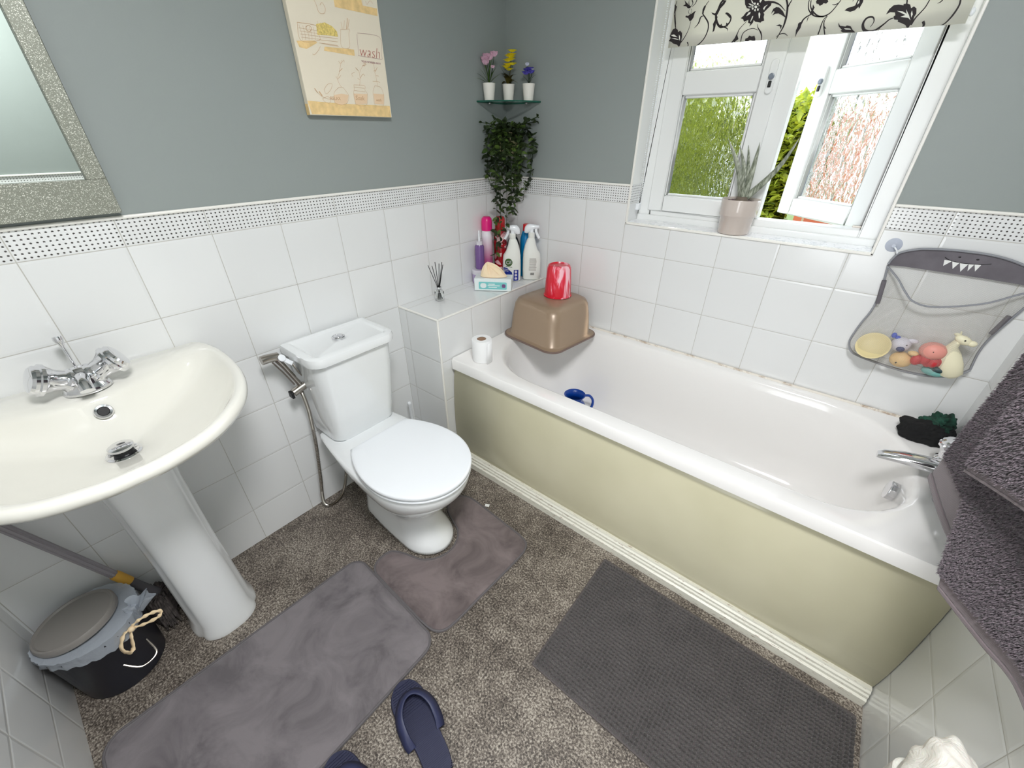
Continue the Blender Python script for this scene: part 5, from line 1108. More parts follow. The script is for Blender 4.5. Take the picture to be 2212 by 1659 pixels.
BLIND_HOLES = [[(0.741,1.734),(0.753,1.735),(0.764,1.728),(0.768,1.726),(0.753,1.729)],[(0.746,1.725),(0.759,1.724),(0.775,1.718),(0.76,1.721)],[(0.771,1.733),(0.776,1.727),(0.778,1.715),(0.773,1.723)],[(1.018,1.775),(1.018,1.773),(1.016,1.772),(1.014,1.774),(1.012,1.776),(1.013,1.778),(1.014,1.778),(1.017,1.777)],[(1.016,1.769),(1.016,1.767),(1.014,1.766),(1.012,1.768),(1.011,1.77),(1.011,1.772),(1.012,1.773),(1.015,1.771)],[(1.008,1.768),(1.008,1.766),(1.006,1.766),(1.004,1.767),(1.003,1.769),(1.003,1.771),(1.005,1.772),(1.007,1.771)],[(1.0,1.774),(1.0,1.772),(0.998,1.771),(0.996,1.772),(0.994,1.774),(0.995,1.776),(0.996,1.777),(0.999,1.776)],[(0.998,1.781),(0.998,1.779),(0.996,1.778),(0.994,1.779),(0.992,1.782),(0.992,1.784),(0.994,1.784),(0.996,1.783)],[(1.003,1.785),(1.003,1.783),(1.001,1.782),(0.999,1.783),(0.997,1.785),(0.998,1.787),(0.999,1.788),(1.002,1.787)],[(1.012,1.782),(1.012,1.78),(1.01,1.78),(1.008,1.781),(1.006,1.783),(1.007,1.785),(1.008,1.786),(1.011,1.785)],[(1.018,1.776),(1.018,1.773),(1.016,1.773),(1.014,1.774),(1.012,1.776),(1.012,1.778),(1.014,1.779),(1.016,1.778)],[(1.01,1.776),(1.009,1.774),(1.006,1.773),(1.003,1.775),(1.001,1.777),(1.001,1.78),(1.004,1.78),(1.008,1.779)],[(0.98,1.781),(0.989,1.78),(0.996,1.777),(0.986,1.778)],[(0.981,1.788),(0.989,1.786),(0.996,1.78),(0.987,1.783)],[(0.986,1.796),(0.991,1.793),(0.998,1.784),(0.991,1.788)],[(0.983,1.758),(0.988,1.766),(0.994,1.766),(0.993,1.761),(0.983,1.757)],[(0.999,1.743),(1.001,1.754),(1.004,1.756),(1.004,1.75),(1.0,1.741)],[(1.023,1.747),(1.018,1.759),(1.019,1.763),(1.024,1.758),(1.025,1.748)],[(1.028,1.77),(1.031,1.775),(1.04,1.778),(1.035,1.774),(1.032,1.766)],[(1.012,1.789),(1.014,1.795),(1.019,1.791),(1.016,1.785)],[(1.276,1.755),(1.278,1.758),(1.28,1.751),(1.276,1.748)],[(1.374,1.723),(1.388,1.72),(1.398,1.714),(1.393,1.724),(1.404,1.711),(1.412,1.699),(1.405,1.705),(1.387,1.709),(1.396,1.712)],[(1.407,1.72),(1.412,1.711),(1.411,1.705),(1.407,1.714)],[(1.263,1.698),(1.278,1.696),(1.282,1.693),(1.268,1.695)]]
PRINT_STROKES = [([(-0.977,1.709),(-0.916,1.709),(-0.915,1.689),(-0.919,1.675),(-0.977,1.668),(-0.977,1.709)],0.00099,2),([(-0.973,1.704),(-0.972,1.695),(-0.97,1.684),(-0.972,1.67)],0.0006,2),([(-0.962,1.704),(-0.961,1.695),(-0.96,1.684),(-0.962,1.671)],0.0006,2),([(-0.951,1.705),(-0.951,1.695),(-0.949,1.684),(-0.951,1.672)],0.0006,2),([(-0.941,1.705),(-0.94,1.695),(-0.939,1.685),(-0.941,1.674)],0.0006,2),([(-0.93,1.705),(-0.929,1.695),(-0.929,1.685),(-0.93,1.675)],0.0006,2),([(-0.976,1.697),(-0.917,1.698)],0.0006,2),([(-0.975,1.69),(-0.918,1.691)],0.0006,2),([(-0.974,1.683),(-0.918,1.685)],0.0006,2),([(-0.974,1.676),(-0.918,1.678)],0.0006,2),([(-0.953,1.702),(-0.942,1.707),(-0.935,1.701),(-0.943,1.693),(-0.953,1.695),(-0.953,1.702)],0.00119,2),([(-0.916,1.685),(-0.887,1.686),(-0.853,1.687)],0.00079,2),([(-0.918,1.677),(-0.889,1.678),(-0.855,1.679)],0.00079,2),([(-0.92,1.669),(-0.891,1.67),(-0.857,1.67)],0.00079,2),([(-0.911,1.669),(-0.882,1.668),(-0.855,1.668)],0.00079,2),([(-0.837,1.712),(-0.845,1.669),(-0.816,1.67),(-0.811,1.702),(-0.805,1.716),(-0.821,1.713),(-0.837,1.712)],0.00079,2),([(-0.831,1.713),(-0.832,1.73)],0.00079,2),([(-0.826,1.714),(-0.819,1.735)],0.00079,2),([(-0.816,1.715),(-0.807,1.742)],0.00198,2),([(-0.811,1.717),(-0.801,1.74)],0.00119,2),([(-0.911,1.713),(-0.912,1.721)],0.0006,1),([(-0.903,1.711),(-0.903,1.719)],0.0006,1),([(-0.895,1.71),(-0.894,1.717)],0.0006,1),([(-0.887,1.709),(-0.884,1.716)],0.0006,1),([(-0.878,1.708),(-0.875,1.714)],0.0006,1),([(-0.87,1.706),(-0.865,1.712)],0.0006,1),([(-0.862,1.705),(-0.855,1.71)],0.0006,1),([(-0.781,1.707),(-0.785,1.656),(-0.78,1.652),(-0.695,1.651)],0.00079,3),([(-0.779,1.71),(-0.694,1.71),(-0.695,1.666),(-0.694,1.652)],0.00079,3),([(-0.78,1.665),(-0.772,1.665)],0.0002,3),([(-0.871,1.563),(-0.879,1.582),(-0.868,1.603),(-0.858,1.624),(-0.853,1.634)],0.00079,2),([(-0.859,1.624),(-0.865,1.631)],0.00079,2),([(-0.856,1.626),(-0.845,1.635),(-0.845,1.629)],0.00079,2),([(-0.869,1.603),(-0.855,1.613)],0.00139,2),([(-0.876,1.585),(-0.865,1.594)],0.00099,2),([(-0.879,1.582),(-0.884,1.59)],0.00079,2),([(-0.878,1.563),(-0.897,1.55),(-0.903,1.538),(-0.903,1.519),(-0.882,1.514),(-0.859,1.521),(-0.849,1.541),(-0.859,1.556),(-0.867,1.563),(-0.878,1.561)],0.00079,2),([(-0.823,1.572),(-0.824,1.56),(-0.829,1.548),(-0.828,1.526),(-0.824,1.518),(-0.799,1.514),(-0.782,1.522),(-0.775,1.549),(-0.783,1.56),(-0.782,1.572),(-0.823,1.572)],0.00079,2),([(-0.825,1.557),(-0.783,1.555)],0.00079,2),([(-0.824,1.566),(-0.784,1.565)],0.00079,2),([(-0.801,1.571),(-0.795,1.591),(-0.796,1.611),(-0.805,1.616)],0.00079,2),([(-0.795,1.591),(-0.781,1.604),(-0.775,1.599)],0.00119,2),([(-0.796,1.611),(-0.806,1.619)],0.00119,2),([(-0.793,1.607),(-0.776,1.628)],0.0006,2),([(-0.778,1.626),(-0.763,1.631),(-0.77,1.634),(-0.772,1.624)],0.00139,2),([(-0.812,1.606),(-0.824,1.601),(-0.82,1.593)],0.00079,2),([(-0.796,1.587),(-0.805,1.591)],0.00079,2),([(-0.74,1.575),(-0.75,1.56),(-0.753,1.542),(-0.752,1.523),(-0.74,1.515),(-0.718,1.518),(-0.71,1.531),(-0.709,1.556),(-0.718,1.572),(-0.74,1.575)],0.00079,2),([(-0.729,1.576),(-0.73,1.596),(-0.732,1.612),(-0.733,1.632),(-0.739,1.637)],0.00079,2),([(-0.729,1.604),(-0.718,1.603)],0.00099,2),([(-0.73,1.614),(-0.72,1.627)],0.00119,2),([(-0.737,1.615),(-0.726,1.62)],0.00099,2),([(-0.746,1.587),(-0.728,1.588),(-0.717,1.585)],0.00099,2),([(-0.965,1.554),(-0.958,1.543)],0.00238,2),([(-0.952,1.547),(-0.944,1.536)],0.00357,2),([(-0.961,1.548),(-0.948,1.536),(-0.927,1.529),(-0.904,1.528)],0.00079,2),([(-0.934,1.552),(-0.918,1.567),(-0.902,1.569),(-0.911,1.553),(-0.929,1.542),(-0.934,1.552)],0.00079,2),([(-0.945,1.528),(-0.926,1.535),(-0.917,1.528),(-0.925,1.517),(-0.939,1.521),(-0.945,1.528)],0.00079,2),([(-0.91,1.768),(-0.906,1.759),(-0.901,1.742),(-0.885,1.742),(-0.878,1.754),(-0.885,1.766),(-0.894,1.759)],0.00099,2),([(-0.74,1.799),(-0.742,1.783)],0.0006,2),([(-0.73,1.794),(-0.726,1.787),(-0.713,1.798),(-0.703,1.793)],0.00079,2),([(-0.918,1.661),(-0.928,1.65),(-0.942,1.639),(-0.949,1.64)],0.00079,2)]
PRINT_FILLS = [([(-0.998,1.521),(-0.991,1.486),(-0.688,1.485),(-0.688,1.519),(-0.851,1.518),(-0.92,1.519)],0),([(-0.844,1.782),(-0.844,1.763),(-0.69,1.764),(-0.689,1.783),(-0.743,1.782),(-0.745,1.798)],0),([(-0.903,1.662),(-0.908,1.652),(-0.801,1.65),(-0.8,1.666),(-0.82,1.666)],0),([(-0.991,1.666),(-0.986,1.652),(-0.964,1.65),(-0.925,1.669),(-0.933,1.673)],0),([(-0.918,1.713),(-0.888,1.721),(-0.865,1.715),(-0.851,1.704),(-0.851,1.692),(-0.886,1.691),(-0.92,1.688)],1),([(-0.903,1.54),(-0.904,1.519),(-0.879,1.515),(-0.859,1.521),(-0.849,1.543),(-0.874,1.545)],4),([(-0.829,1.548),(-0.829,1.526),(-0.824,1.518),(-0.783,1.522),(-0.775,1.549)],4),([(-0.75,1.552),(-0.75,1.523),(-0.714,1.522),(-0.706,1.552)],4)]

# roller blind
def ribbon2d(mb, pts, w, to3, off):
    P = catmull([(a, b, 0) for a, b in pts], 5) if len(pts) > 2 else [Vector((a, b, 0)) for a, b in pts]
    n = len(P); vs = []
    for i, p in enumerate(P):
        t = (P[min(i + 1, n - 1)] - P[max(0, i - 1)])
        if t.length < 1e-9: t = Vector((1, 0, 0))
        t.normalize(); s_ = Vector((-t.y, t.x, 0)); f = i / (n - 1)
        if hasattr(w, '__len__'): ww = (w[0] + (w[1] - w[0]) * min(1, f * 2)) if f < 0.5 else (w[1] + (w[2] - w[1]) * (f * 2 - 1))
        else: ww = w
        for q in (-1, 1): r = p + s_ * ww * 0.5 * q; vs.append(to3(r.x, r.y, off))
    mb.add(vs, [(2 * i, 2 * i + 1, 2 * i + 3, 2 * i + 2) for i in range(n - 1)])
rbx0, rbx1 = 0.738, 1.529
blind = thing('roller_blind', 'cream roller blind printed with black scrolling flowers at the top of the window', 'blind', (1.13, 0.035, 1.68))
def zb_(x): return 1.699 + (1.680 - 1.699) * (x - rbx0) / (rbx1 - rbx0)
def zc_(z): return min(z, 2.0)
tb_ = NT('cream_blind_fabric'); tb_.set(color=lin((236, 236, 226)), rough=0.8)
d = tb_.n.new('ShaderNodeBsdfTranslucent'); d.inputs[0].default_value = (*lin((244, 240, 224)), 1); mx = tb_.n.new('ShaderNodeMixShader'); mx.inputs[0].default_value = 0.30
tb_.l.new(tb_.b.outputs[0], mx.inputs[1]); tb_.l.new(d.outputs[0], mx.inputs[2]); tb_.l.new(mx.outputs[0], tb_.out.inputs[0])
MB().grid(lambda u, v: Vector((rbx0 + u * (rbx1 - rbx0), 0.031, (zb_(rbx0 + u * (rbx1 - rbx0))) * (1 - v) + 2.0 * v)), 6, 8).build('fabric', tb_.m, blind, solid=0.0006)
k = MB(); k.loft([[Vector((x, 0.036 + 0.0045 * math.cos(a), zb_(x) + 0.016 + 0.0150 * math.sin(a))) for a in [2 * PI * i / 14 for i in range(14)]] for x in (rbx0 + 0.001, rbx1 - 0.001)]); k.build('hem_bar', mat('hem_bar_cream', (214, 206, 178), 0.6), blind)
MB().tube([(rbx0 - 0.01, 0.045, 2.012), (rbx1 + 0.01, 0.045, 2.012)], 0.018, 20).build('roller_tube', m_white, blind)
MB().sphere((1.533, 0.036, 1.703), (0.006, 0.006, 0.009)).build('hem_end_cap', m_plastic_w, blind)
m_ink = mat('brown_black_ink', (34, 26, 28), 0.7)
TB = lambda a, b, off: Vector((a, 0.0304 - off, max(b, zb_(a) + 0.0002)))
k = MB(); kh = MB(); zs0 = 0.0
for rep in (0, 1):
    if rep == 0:
        for pts, a, b, c in BLIND_STROKES: ribbon2d(k, pts, (a, b, c), TB, 0.0003)
        for pts in BLIND_FILLS: k.add([TB(x, z, 0.0005) for x, z in pts], [tuple(range(len(pts)))])
        for pts in BLIND_HOLES: kh.add([TB(x, z, 0.0008) for x, z in pts], [tuple(range(len(pts)))])
    else:        # pattern repeat higher up, mirrored
        TM = lambda a, b, off: Vector((rbx0 + rbx1 - a, 0.0304 - off, 3.61 - b))
        for pts, a, b, c in BLIND_STROKES: ribbon2d(k, pts, (a, b, c), TM, 0.0003)
        for pts in BLIND_FILLS:
            if min(3.61 - z for x, z in pts) > 1.0 : k.add([TM(x, z, 0.0005) for x, z in pts], [tuple(range(len(pts)))])
k.build('flower_print', m_ink, blind, smooth=0); kh.build('print_highlights', mat('cream_ink', (236, 236, 226), 0.8), blind, smooth=0)
ck = thing('blind_chain', 'thin white beaded blind chain hanging at the left side of the window', 'blind chain', (0.712, 0.05, 1.16))
k = MB()
for dx in (0.0, 0.012):
    z = 1.165
    while z < 2.0:
        k.sphere((0.706 + dx * 0.5, 0.048 + dx, z), 0.0022, 6, 4); z += 0.0066
k.build('beads', m_plastic_w, ck); MB().box((0.700, 0.038, 1.150), (0.714, 0.066, 1.176)).build('safety_clip', m_plastic_w, ck, bevel=0.003)

# canvas print
cv = thing('canvas_print', 'tall cream canvas print with bathroom jars and a wash sign on the grey wall', 'picture', (0.012, -0.84, 1.484))
YA, YB = -0.9975, -0.684
MB().box((0.004, YA, 1.484), (0.0245, YB, 2.05)).build('canvas', mat('cream_canvas', (236, 226, 206), 0.85, bump=0.2, bscale=900), cv, bevel=0.0015)
cc = [mat('print_tan', (236, 204, 146), 0.8, nscale=60, namt=0.06), mat('print_gold', (222, 200, 120), 0.8, nscale=200, namt=0.12), mat('print_line', (212, 178, 142), 0.8), mat('print_plum', (178, 142, 144), 0.8), mat('print_blush', (236, 206, 172), 0.8)]
TC = lambda a, b, off: Vector((0.0246 + off, min(YB - 0.0005, max(YA + 0.0005, a)), max(1.4845, min(b, 2.04))))
k = MB()
for pts, ci in PRINT_FILLS: k.cur = ci; k.add([TC(a, b, 0.0003 + 0.0001 * ci) for a, b in pts], [tuple(range(len(pts)))])
for pts, w, ci in PRINT_STROKES: k.cur = ci; ribbon2d(k, pts, w, TC, 0.0009)
for pts, w, ci in PRINT_STROKES:
    if max(b for a, b in pts) < 1.645 and min(b for a, b in pts) < 1.6: k.cur = ci; ribbon2d(k, [(-1.6815 - a, b + 0.345) for a, b in pts], w, TC, 0.0009)
k.build('printed_drawing', cc, cv, smooth=0)
MB().box((0.006, YA - 0.0004, 1.4836), (0.0246, YA, 1.513)).build('printed_edge', cc[0], cv, smooth=0)
Mt = lambda y, z, r=0.0: Matrix.Translation((0.0257, y, z)) @ Matrix(((0, 0, 1, 0), (1, 0, 0, 0), (0, 1, 0, 0), (0, 0, 0, 1))) @ Matrix.Rotation(r, 4, 'Z')
m_ptxt = mat('print_red_brown', (190, 122, 110), 0.8)
text('printed_word', 'wash', 0.041, Mt(-0.743, 1.664), m_ptxt, cv, shear=0.25, thin=-0.0009)
text('printed_word', 'YOUR WORRIES AWAY', 0.0072, Mt(-0.741, 1.638), cc[3], cv)
text('printed_word', 'RELAX', 0.0125, Mt(-0.899, 1.531), cc[2], cv); text('printed_word', 'Soak', 0.018, Mt(-0.808, 1.536), cc[2], cv, shear=0.2); text('printed_word', 'wash', 0.011, Mt(-0.732, 1.534), cc[2], cv)

# mirror with glitter frame
mr = thing('mirror', 'mirror with a wide silvery glitter frame above the basin', 'mirror', (0.015, -1.80, 1.262))
t = NT('silver_glitter'); v = t.voro(t.obj(), 900, 'F1', 'Color'); s_ = t.n.new('ShaderNodeSeparateColor'); t.l.new(v, s_.inputs[0])
t.set(color=t.ramp(s_.outputs[0], [(0.0, lin((128, 130, 118))), (0.86, lin((150, 152, 140))), (0.95, lin((236, 236, 226)))]), rough=0.4, metal=0.3); m_glit = t.m
k = MB(); my0, my1, mz0, mz1 = -2.06, -1.556, 1.2625, 2.10
k.box((0.004, my0, mz0), (0.028, my1, mz0 + 0.077)); k.box((0.004, my0, mz1 - 0.06), (0.028, my1, mz1)); k.box((0.004, my1 - 0.037, mz0 + 0.077), (0.028, my1, mz1 - 0.06)); k.box((0.004, my0, mz0 + 0.077), (0.028, my0 + 0.037, mz1 - 0.06))
k.build('frame', m_glit, mr, bevel=0.001)
MB().box((0.006, my0 + 0.036, mz0 + 0.076), (0.016, my1 - 0.036, mz1 - 0.059)).build('glass', mat('mirror_silver', (214, 220, 214), 0.01, 1.0), mr, smooth=0)

# ------------------------------------------------------------------ bath toy net
tg = thing('toy_net_bag', 'grey mesh bath toy bag with a toothy smile band on the tiled wall', 'toy bag', (1.76, -0.03, 0.76))
XR = 1.948
band_top = [(1.602, 1.080), (1.606, 1.098), (1.616, 1.117), (1.645, 1.131), (1.675, 1.138), (1.742, 1.143), (1.82, 1.140), (1.883, 1.124), (1.925, 1.100), (XR, 1.070)]
band_bot = [(XR, 1.064), (1.904, 1.073), (1.823, 1.076), (1.714, 1.078), (1.640, 1.079), (1.602, 1.076)]
Mx = Matrix(((1, 0, 0, 0), (0, 0, 1, 0), (0, 1, 0, 0), (0, 0, 0, 1)))
m_band = mat('charcoal_fabric', (104, 100, 106), 0.9, nscale=30, namt=0.06); m_tape = mat('grey_binding_tape', (142, 144, 150), 0.8)
MB().poly(band_top + band_bot, -0.0115, -0.006, Mx).build('smile_band', m_band, tg, smooth=30)
def tape(name, pts, r=0.0052): 
    k = MB(); k.tube(catmull(pts, 6), r, 8, flat=0.6); return k.build(name, m_tape, tg)
tape('binding', [(x, -0.012, z) for x, z in band_top], 0.0055)
Lp_ = [(1.603, -0.012, 1.076), (1.613, -0.012, 1.012), (1.617, -0.014, 0.938), (1.604, -0.018, 0.873), (1.597, -0.024, 0.815), (1.606, -0.030, 0.788)]
Bp_ = [(1.606, -0.030, 0.788), (1.625, -0.034, 0.774), (1.68, -0.038, 0.764), (1.766, -0.040, 0.757), (1.836, -0.038, 0.762), (1.885, -0.032, 0.782), (1.908, -0.026, 0.806)]
Rp_ = [(1.948, -0.012, 1.066), (1.925, -0.014, 0.985), (1.908, -0.016, 0.915), (1.903, -0.020, 0.865), (1.908, -0.026, 0.806)]
Hp_ = [(1.604, -0.014, 1.072), (1.639, -0.030, 1.045), (1.670, -0.042, 1.012), (1.700, -0.050, 0.988), (1.752, -0.052, 0.983), (1.846, -0.045, 1.014), (1.907, -0.028, 1.052), (1.948, -0.014, 1.066)]
tape('binding', Lp_ ); tape('binding', Bp_, 0.006); tape('binding', Rp_); tape('opening_hem', Hp_, 0.0038)
def samp(P, t):
    C = catmull(P, 10); f = t * (len(C) - 1); i = min(int(f), len(C) - 2); return C[i].lerp(C[i + 1], f - i)
def coons(top, bot, lef, rig, bul):
    def fn(u, v):
        a = samp(top, u); b = samp(bot, u); c = samp(lef, v); d = samp(rig, v)
        p = a * (1 - v) + b * v + c * (1 - u) + d * u - (top_l * (1 - u) * (1 - v) + top_r * u * (1 - v) + bot_l * (1 - u) * v + bot_r * u * v)
        p.y -= bul * math.sin(PI * u) ** 0.7 * math.sin(PI * min(1, v * 0.93)) * v ** 0.6; return p
    top_l, top_r, bot_l, bot_r = Vector(top[0]), Vector(top[-1]), Vector(bot[0]), Vector(bot[-1]); return fn
t = NT('fine_net_mesh'); x, y, z = t.xyz(t.obj())
def gridl(q): 
    f = t.math('FRACT', t.math('MULTIPLY', q, 300.0)); return t.math('LESS_THAN', f, 0.26)
g = t.math('MAXIMUM', gridl(t.math('ADD', x, z)), gridl(t.math('SUBTRACT', x, z)))
t.set(color=lin((176, 172, 164)), rough=0.8, alpha=t.math('MULTIPLY', g, 0.40)); m_net = t.m
MB().grid(coons(Hp_, Bp_, Lp_, Rp_, 0.055), 40, 30).build('front_net', m_net, tg, smooth=80)
bt_ = [(1.604, -0.009, 1.076), (1.75, -0.009, 1.078), (1.86, -0.009, 1.075), (1.948, -0.010, 1.066)]
MB().grid(coons(bt_, [(x, y + 0.022, z) for x, y, z in Bp_], [(x, -0.010, z) for x, y, z in Lp_], [(x, -0.010, z) for x, y, z in Rp_], -0.002), 24, 18).build('back_net', m_net, tg, smooth=80)
sc = MB(); sc.lathe([(0.021, 0), (0.020, 0.001), (0.012, 0.005), (0.007, 0.010), (0.005, 0.014)], 28, axis_to((1.594, -0.001, 1.136), (0, -1, 0)))
t = NT('clear_suction_cup'); t.set(color=lin((206, 212, 226)), rough=0.1, alpha=0.55); sc.build('suction_cup', t.m, tg)
k = MB(); k.tube([(1.596, -0.012, 1.134), (1.606, -0.014, 1.124), (1.612, -0.014, 1.112)], 0.0022, 6); k.build('suction_hook', m_plastic_w, tg)
for (x, z, x2, z2) in ((1.611, 1.030, 1.622, 0.955), (1.915, 0.985, 1.903, 0.925)):
    k = MB(); k.tube([(x, -0.018, z), ((x + x2) / 2, -0.019, (z + z2) / 2), (x2, -0.018, z2)], 0.0062, 8); k.build('side_tab', m_band, tg)
k = MB()
for (x0, x1, xt, zt_) in ((1.722, 1.740, 1.726, 1.096), (1.740, 1.757, 1.749, 1.091), (1.757, 1.776, 1.768, 1.086), (1.776, 1.788, 1.782, 1.090), (1.788, 1.802, 1.797, 1.092)):
    zz1 = 1.1135 - 0.003 * math.sin(PI * (x0 - 1.72) / 0.09); k.add([(x0, -0.0120, zz1), (x1, -0.0120, zz1), (xt, -0.0120, zt_)], [(0, 1, 2)])
k.build('teeth', m_white, tg, smooth=0, solid=0.0005)
k = MB(); k.tube(catmull([(1.720, -0.0122, 1.121), (1.735, -0.0122, 1.1135), (1.765, -0.0122, 1.110), (1.800, -0.0122, 1.113), (1.820, -0.0122, 1.118)], 5), 0.0008, 5)
for (x, z) in ((1.750, 1.126), (1.789, 1.125)): k.sphere((x, -0.0122, z), (0.0032, 0.001, 0.0022), 10, 6)
k.build('smile', m_black, tg)
def toy(name, label, cat, loc, parts):
    t = thing(name, label, cat, loc, 0, 'bath toys inside the net bag')
    for pn, m, fn in parts: k = MB(); fn(k); k.build(pn, m, t, smooth=60)
    return t
m_beige = mat('cream_plastic', (226, 210, 160), 0.5); m_tw = mat('lilac_white_rubber', (216, 212, 222), 0.5); m_tb = mat('dark_blue_rubber', (34, 42, 96), 0.5); m_pk2 = mat('salmon_pink_rubber', (224, 150, 138), 0.5); m_rd2 = mat('red_rubber', (196, 48, 56), 0.5); m_pch = mat('peach_rubber', (232, 196, 140), 0.5); m_tl = mat('teal_rubber', (120, 178, 172), 0.5); m_crm = mat('cream_rubber', (232, 226, 196), 0.5); m_dtl = mat('dark_teal_rubber', (44, 66, 70), 0.5)
dn = Vector((-0.25, -0.75, 0.62))
toy('stacking_cup', 'round cream plastic bowl toy in the left of the net bag', 'toy', (1.660, -0.045, 0.815), [('cup', m_beige, lambda k: k.lathe([(0.030, -0.012), (0.040, 0.0), (0.046, 0.010), (0.0465, 0.014), (0.043, 0.014), (0.038, 0.006), (0.01, 0.003)], 40, axis_to((1.662, -0.050, 0.818), dn)))])
toy('whale_toy', 'small lilac white toy with a dark blue nose behind the cream cup toy', 'toy', (1.725, -0.04, 0.835), [('body', m_tw, lambda k: (k.sphere((1.726, -0.036, 0.842), (0.026, 0.022, 0.024)), k.sphere((1.750, -0.034, 0.860), (0.014, 0.006, 0.008)))), ('nose', m_tb, lambda k: k.sphere((1.728, -0.057, 0.833), (0.011, 0.006, 0.009))), ('eye', m_black, lambda k: k.sphere((1.738, -0.056, 0.850), 0.0022, 8, 6))])
toy('blue_toy', 'tiny royal blue toy peeking out above the cream cup toy', 'toy', (1.700, -0.04, 0.866), [('body', mat('royal_blue', (60, 84, 190), 0.5), lambda k: (k.sphere((1.699, -0.038, 0.868), (0.007, 0.006, 0.009)), k.sphere((1.710, -0.036, 0.863), (0.008, 0.006, 0.006))))])
toy('fish_toy', 'peach rubber fish toy at the bottom of the net bag', 'toy', (1.745, -0.045, 0.795), [('body', m_pch, lambda k: (k.sphere((1.744, -0.046, 0.796), (0.030, 0.024, 0.026)), k.sphere((1.762, -0.060, 0.830), (0.014, 0.010, 0.008)))), ('eye', m_black, lambda k: k.sphere((1.733, -0.069, 0.790), 0.0026, 8, 6))])
toy('octopus_toy', 'salmon pink and red rubber octopus toy in the middle of the net bag', 'toy', (1.795, -0.055, 0.83), [('head', m_pk2, lambda k: k.sphere((1.802, -0.056, 0.850), (0.034, 0.028, 0.028))), ('tentacles', m_rd2, lambda k: [k.sphere((1.776 + i * 0.010, -0.062 + 0.006 * (i % 2), 0.812 + 0.004 * (i % 3)), (0.014, 0.012, 0.018), 12, 8) for i in range(6)]), ('eye', m_black, lambda k: k.sphere((1.800, -0.081, 0.855), 0.0026, 8, 6))])
def giraffe(k):
    k.loft([[Vector((cx + r * math.cos(a), -0.052 + r * 0.8 * math.sin(a), cz + r * 0.45 * math.cos(a))) for a in [2 * PI * i / 20 for i in range(20)]] for cx, cz, r in ((1.876, 0.778, 0.010), (1.870, 0.788, 0.024), (1.856, 0.818, 0.026), (1.842, 0.848, 0.023), (1.834, 0.868, 0.016), (1.838, 0.884, 0.013), (1.846, 0.902, 0.013), (1.848, 0.912, 0.006))])
def ghead(k):
    k.sphere((1.850, -0.056, 0.902), (0.022, 0.012, 0.013), M=Matrix.Rotation(0.35, 3, 'Y')); k.sphere((1.832, -0.054, 0.915), (0.008, 0.004, 0.005)); k.sphere((1.872, -0.058, 0.897), (0.011, 0.009, 0.009)); k.tube([(1.840, -0.054, 0.912), (1.836, -0.054, 0.926)], 0.0022, 6)
toy('animal_toy', 'cream rubber long-necked animal toy in the right of the net bag', 'toy', (1.86, -0.052, 0.82), [('body', m_crm, giraffe), ('head', m_crm, ghead), ('eye', m_black, lambda k: k.sphere((1.852, -0.069, 0.905), 0.0022, 8, 6))])
toy('teal_toy', 'teal rubber toy with a dark patch under the octopus toy', 'toy', (1.83, -0.045, 0.785), [('body', m_tl, lambda k: k.sphere((1.832, -0.044, 0.782), (0.032, 0.020, 0.016))), ('dark_patch', m_dtl, lambda k: k.sphere((1.838, -0.056, 0.794), (0.018, 0.012, 0.010)))])

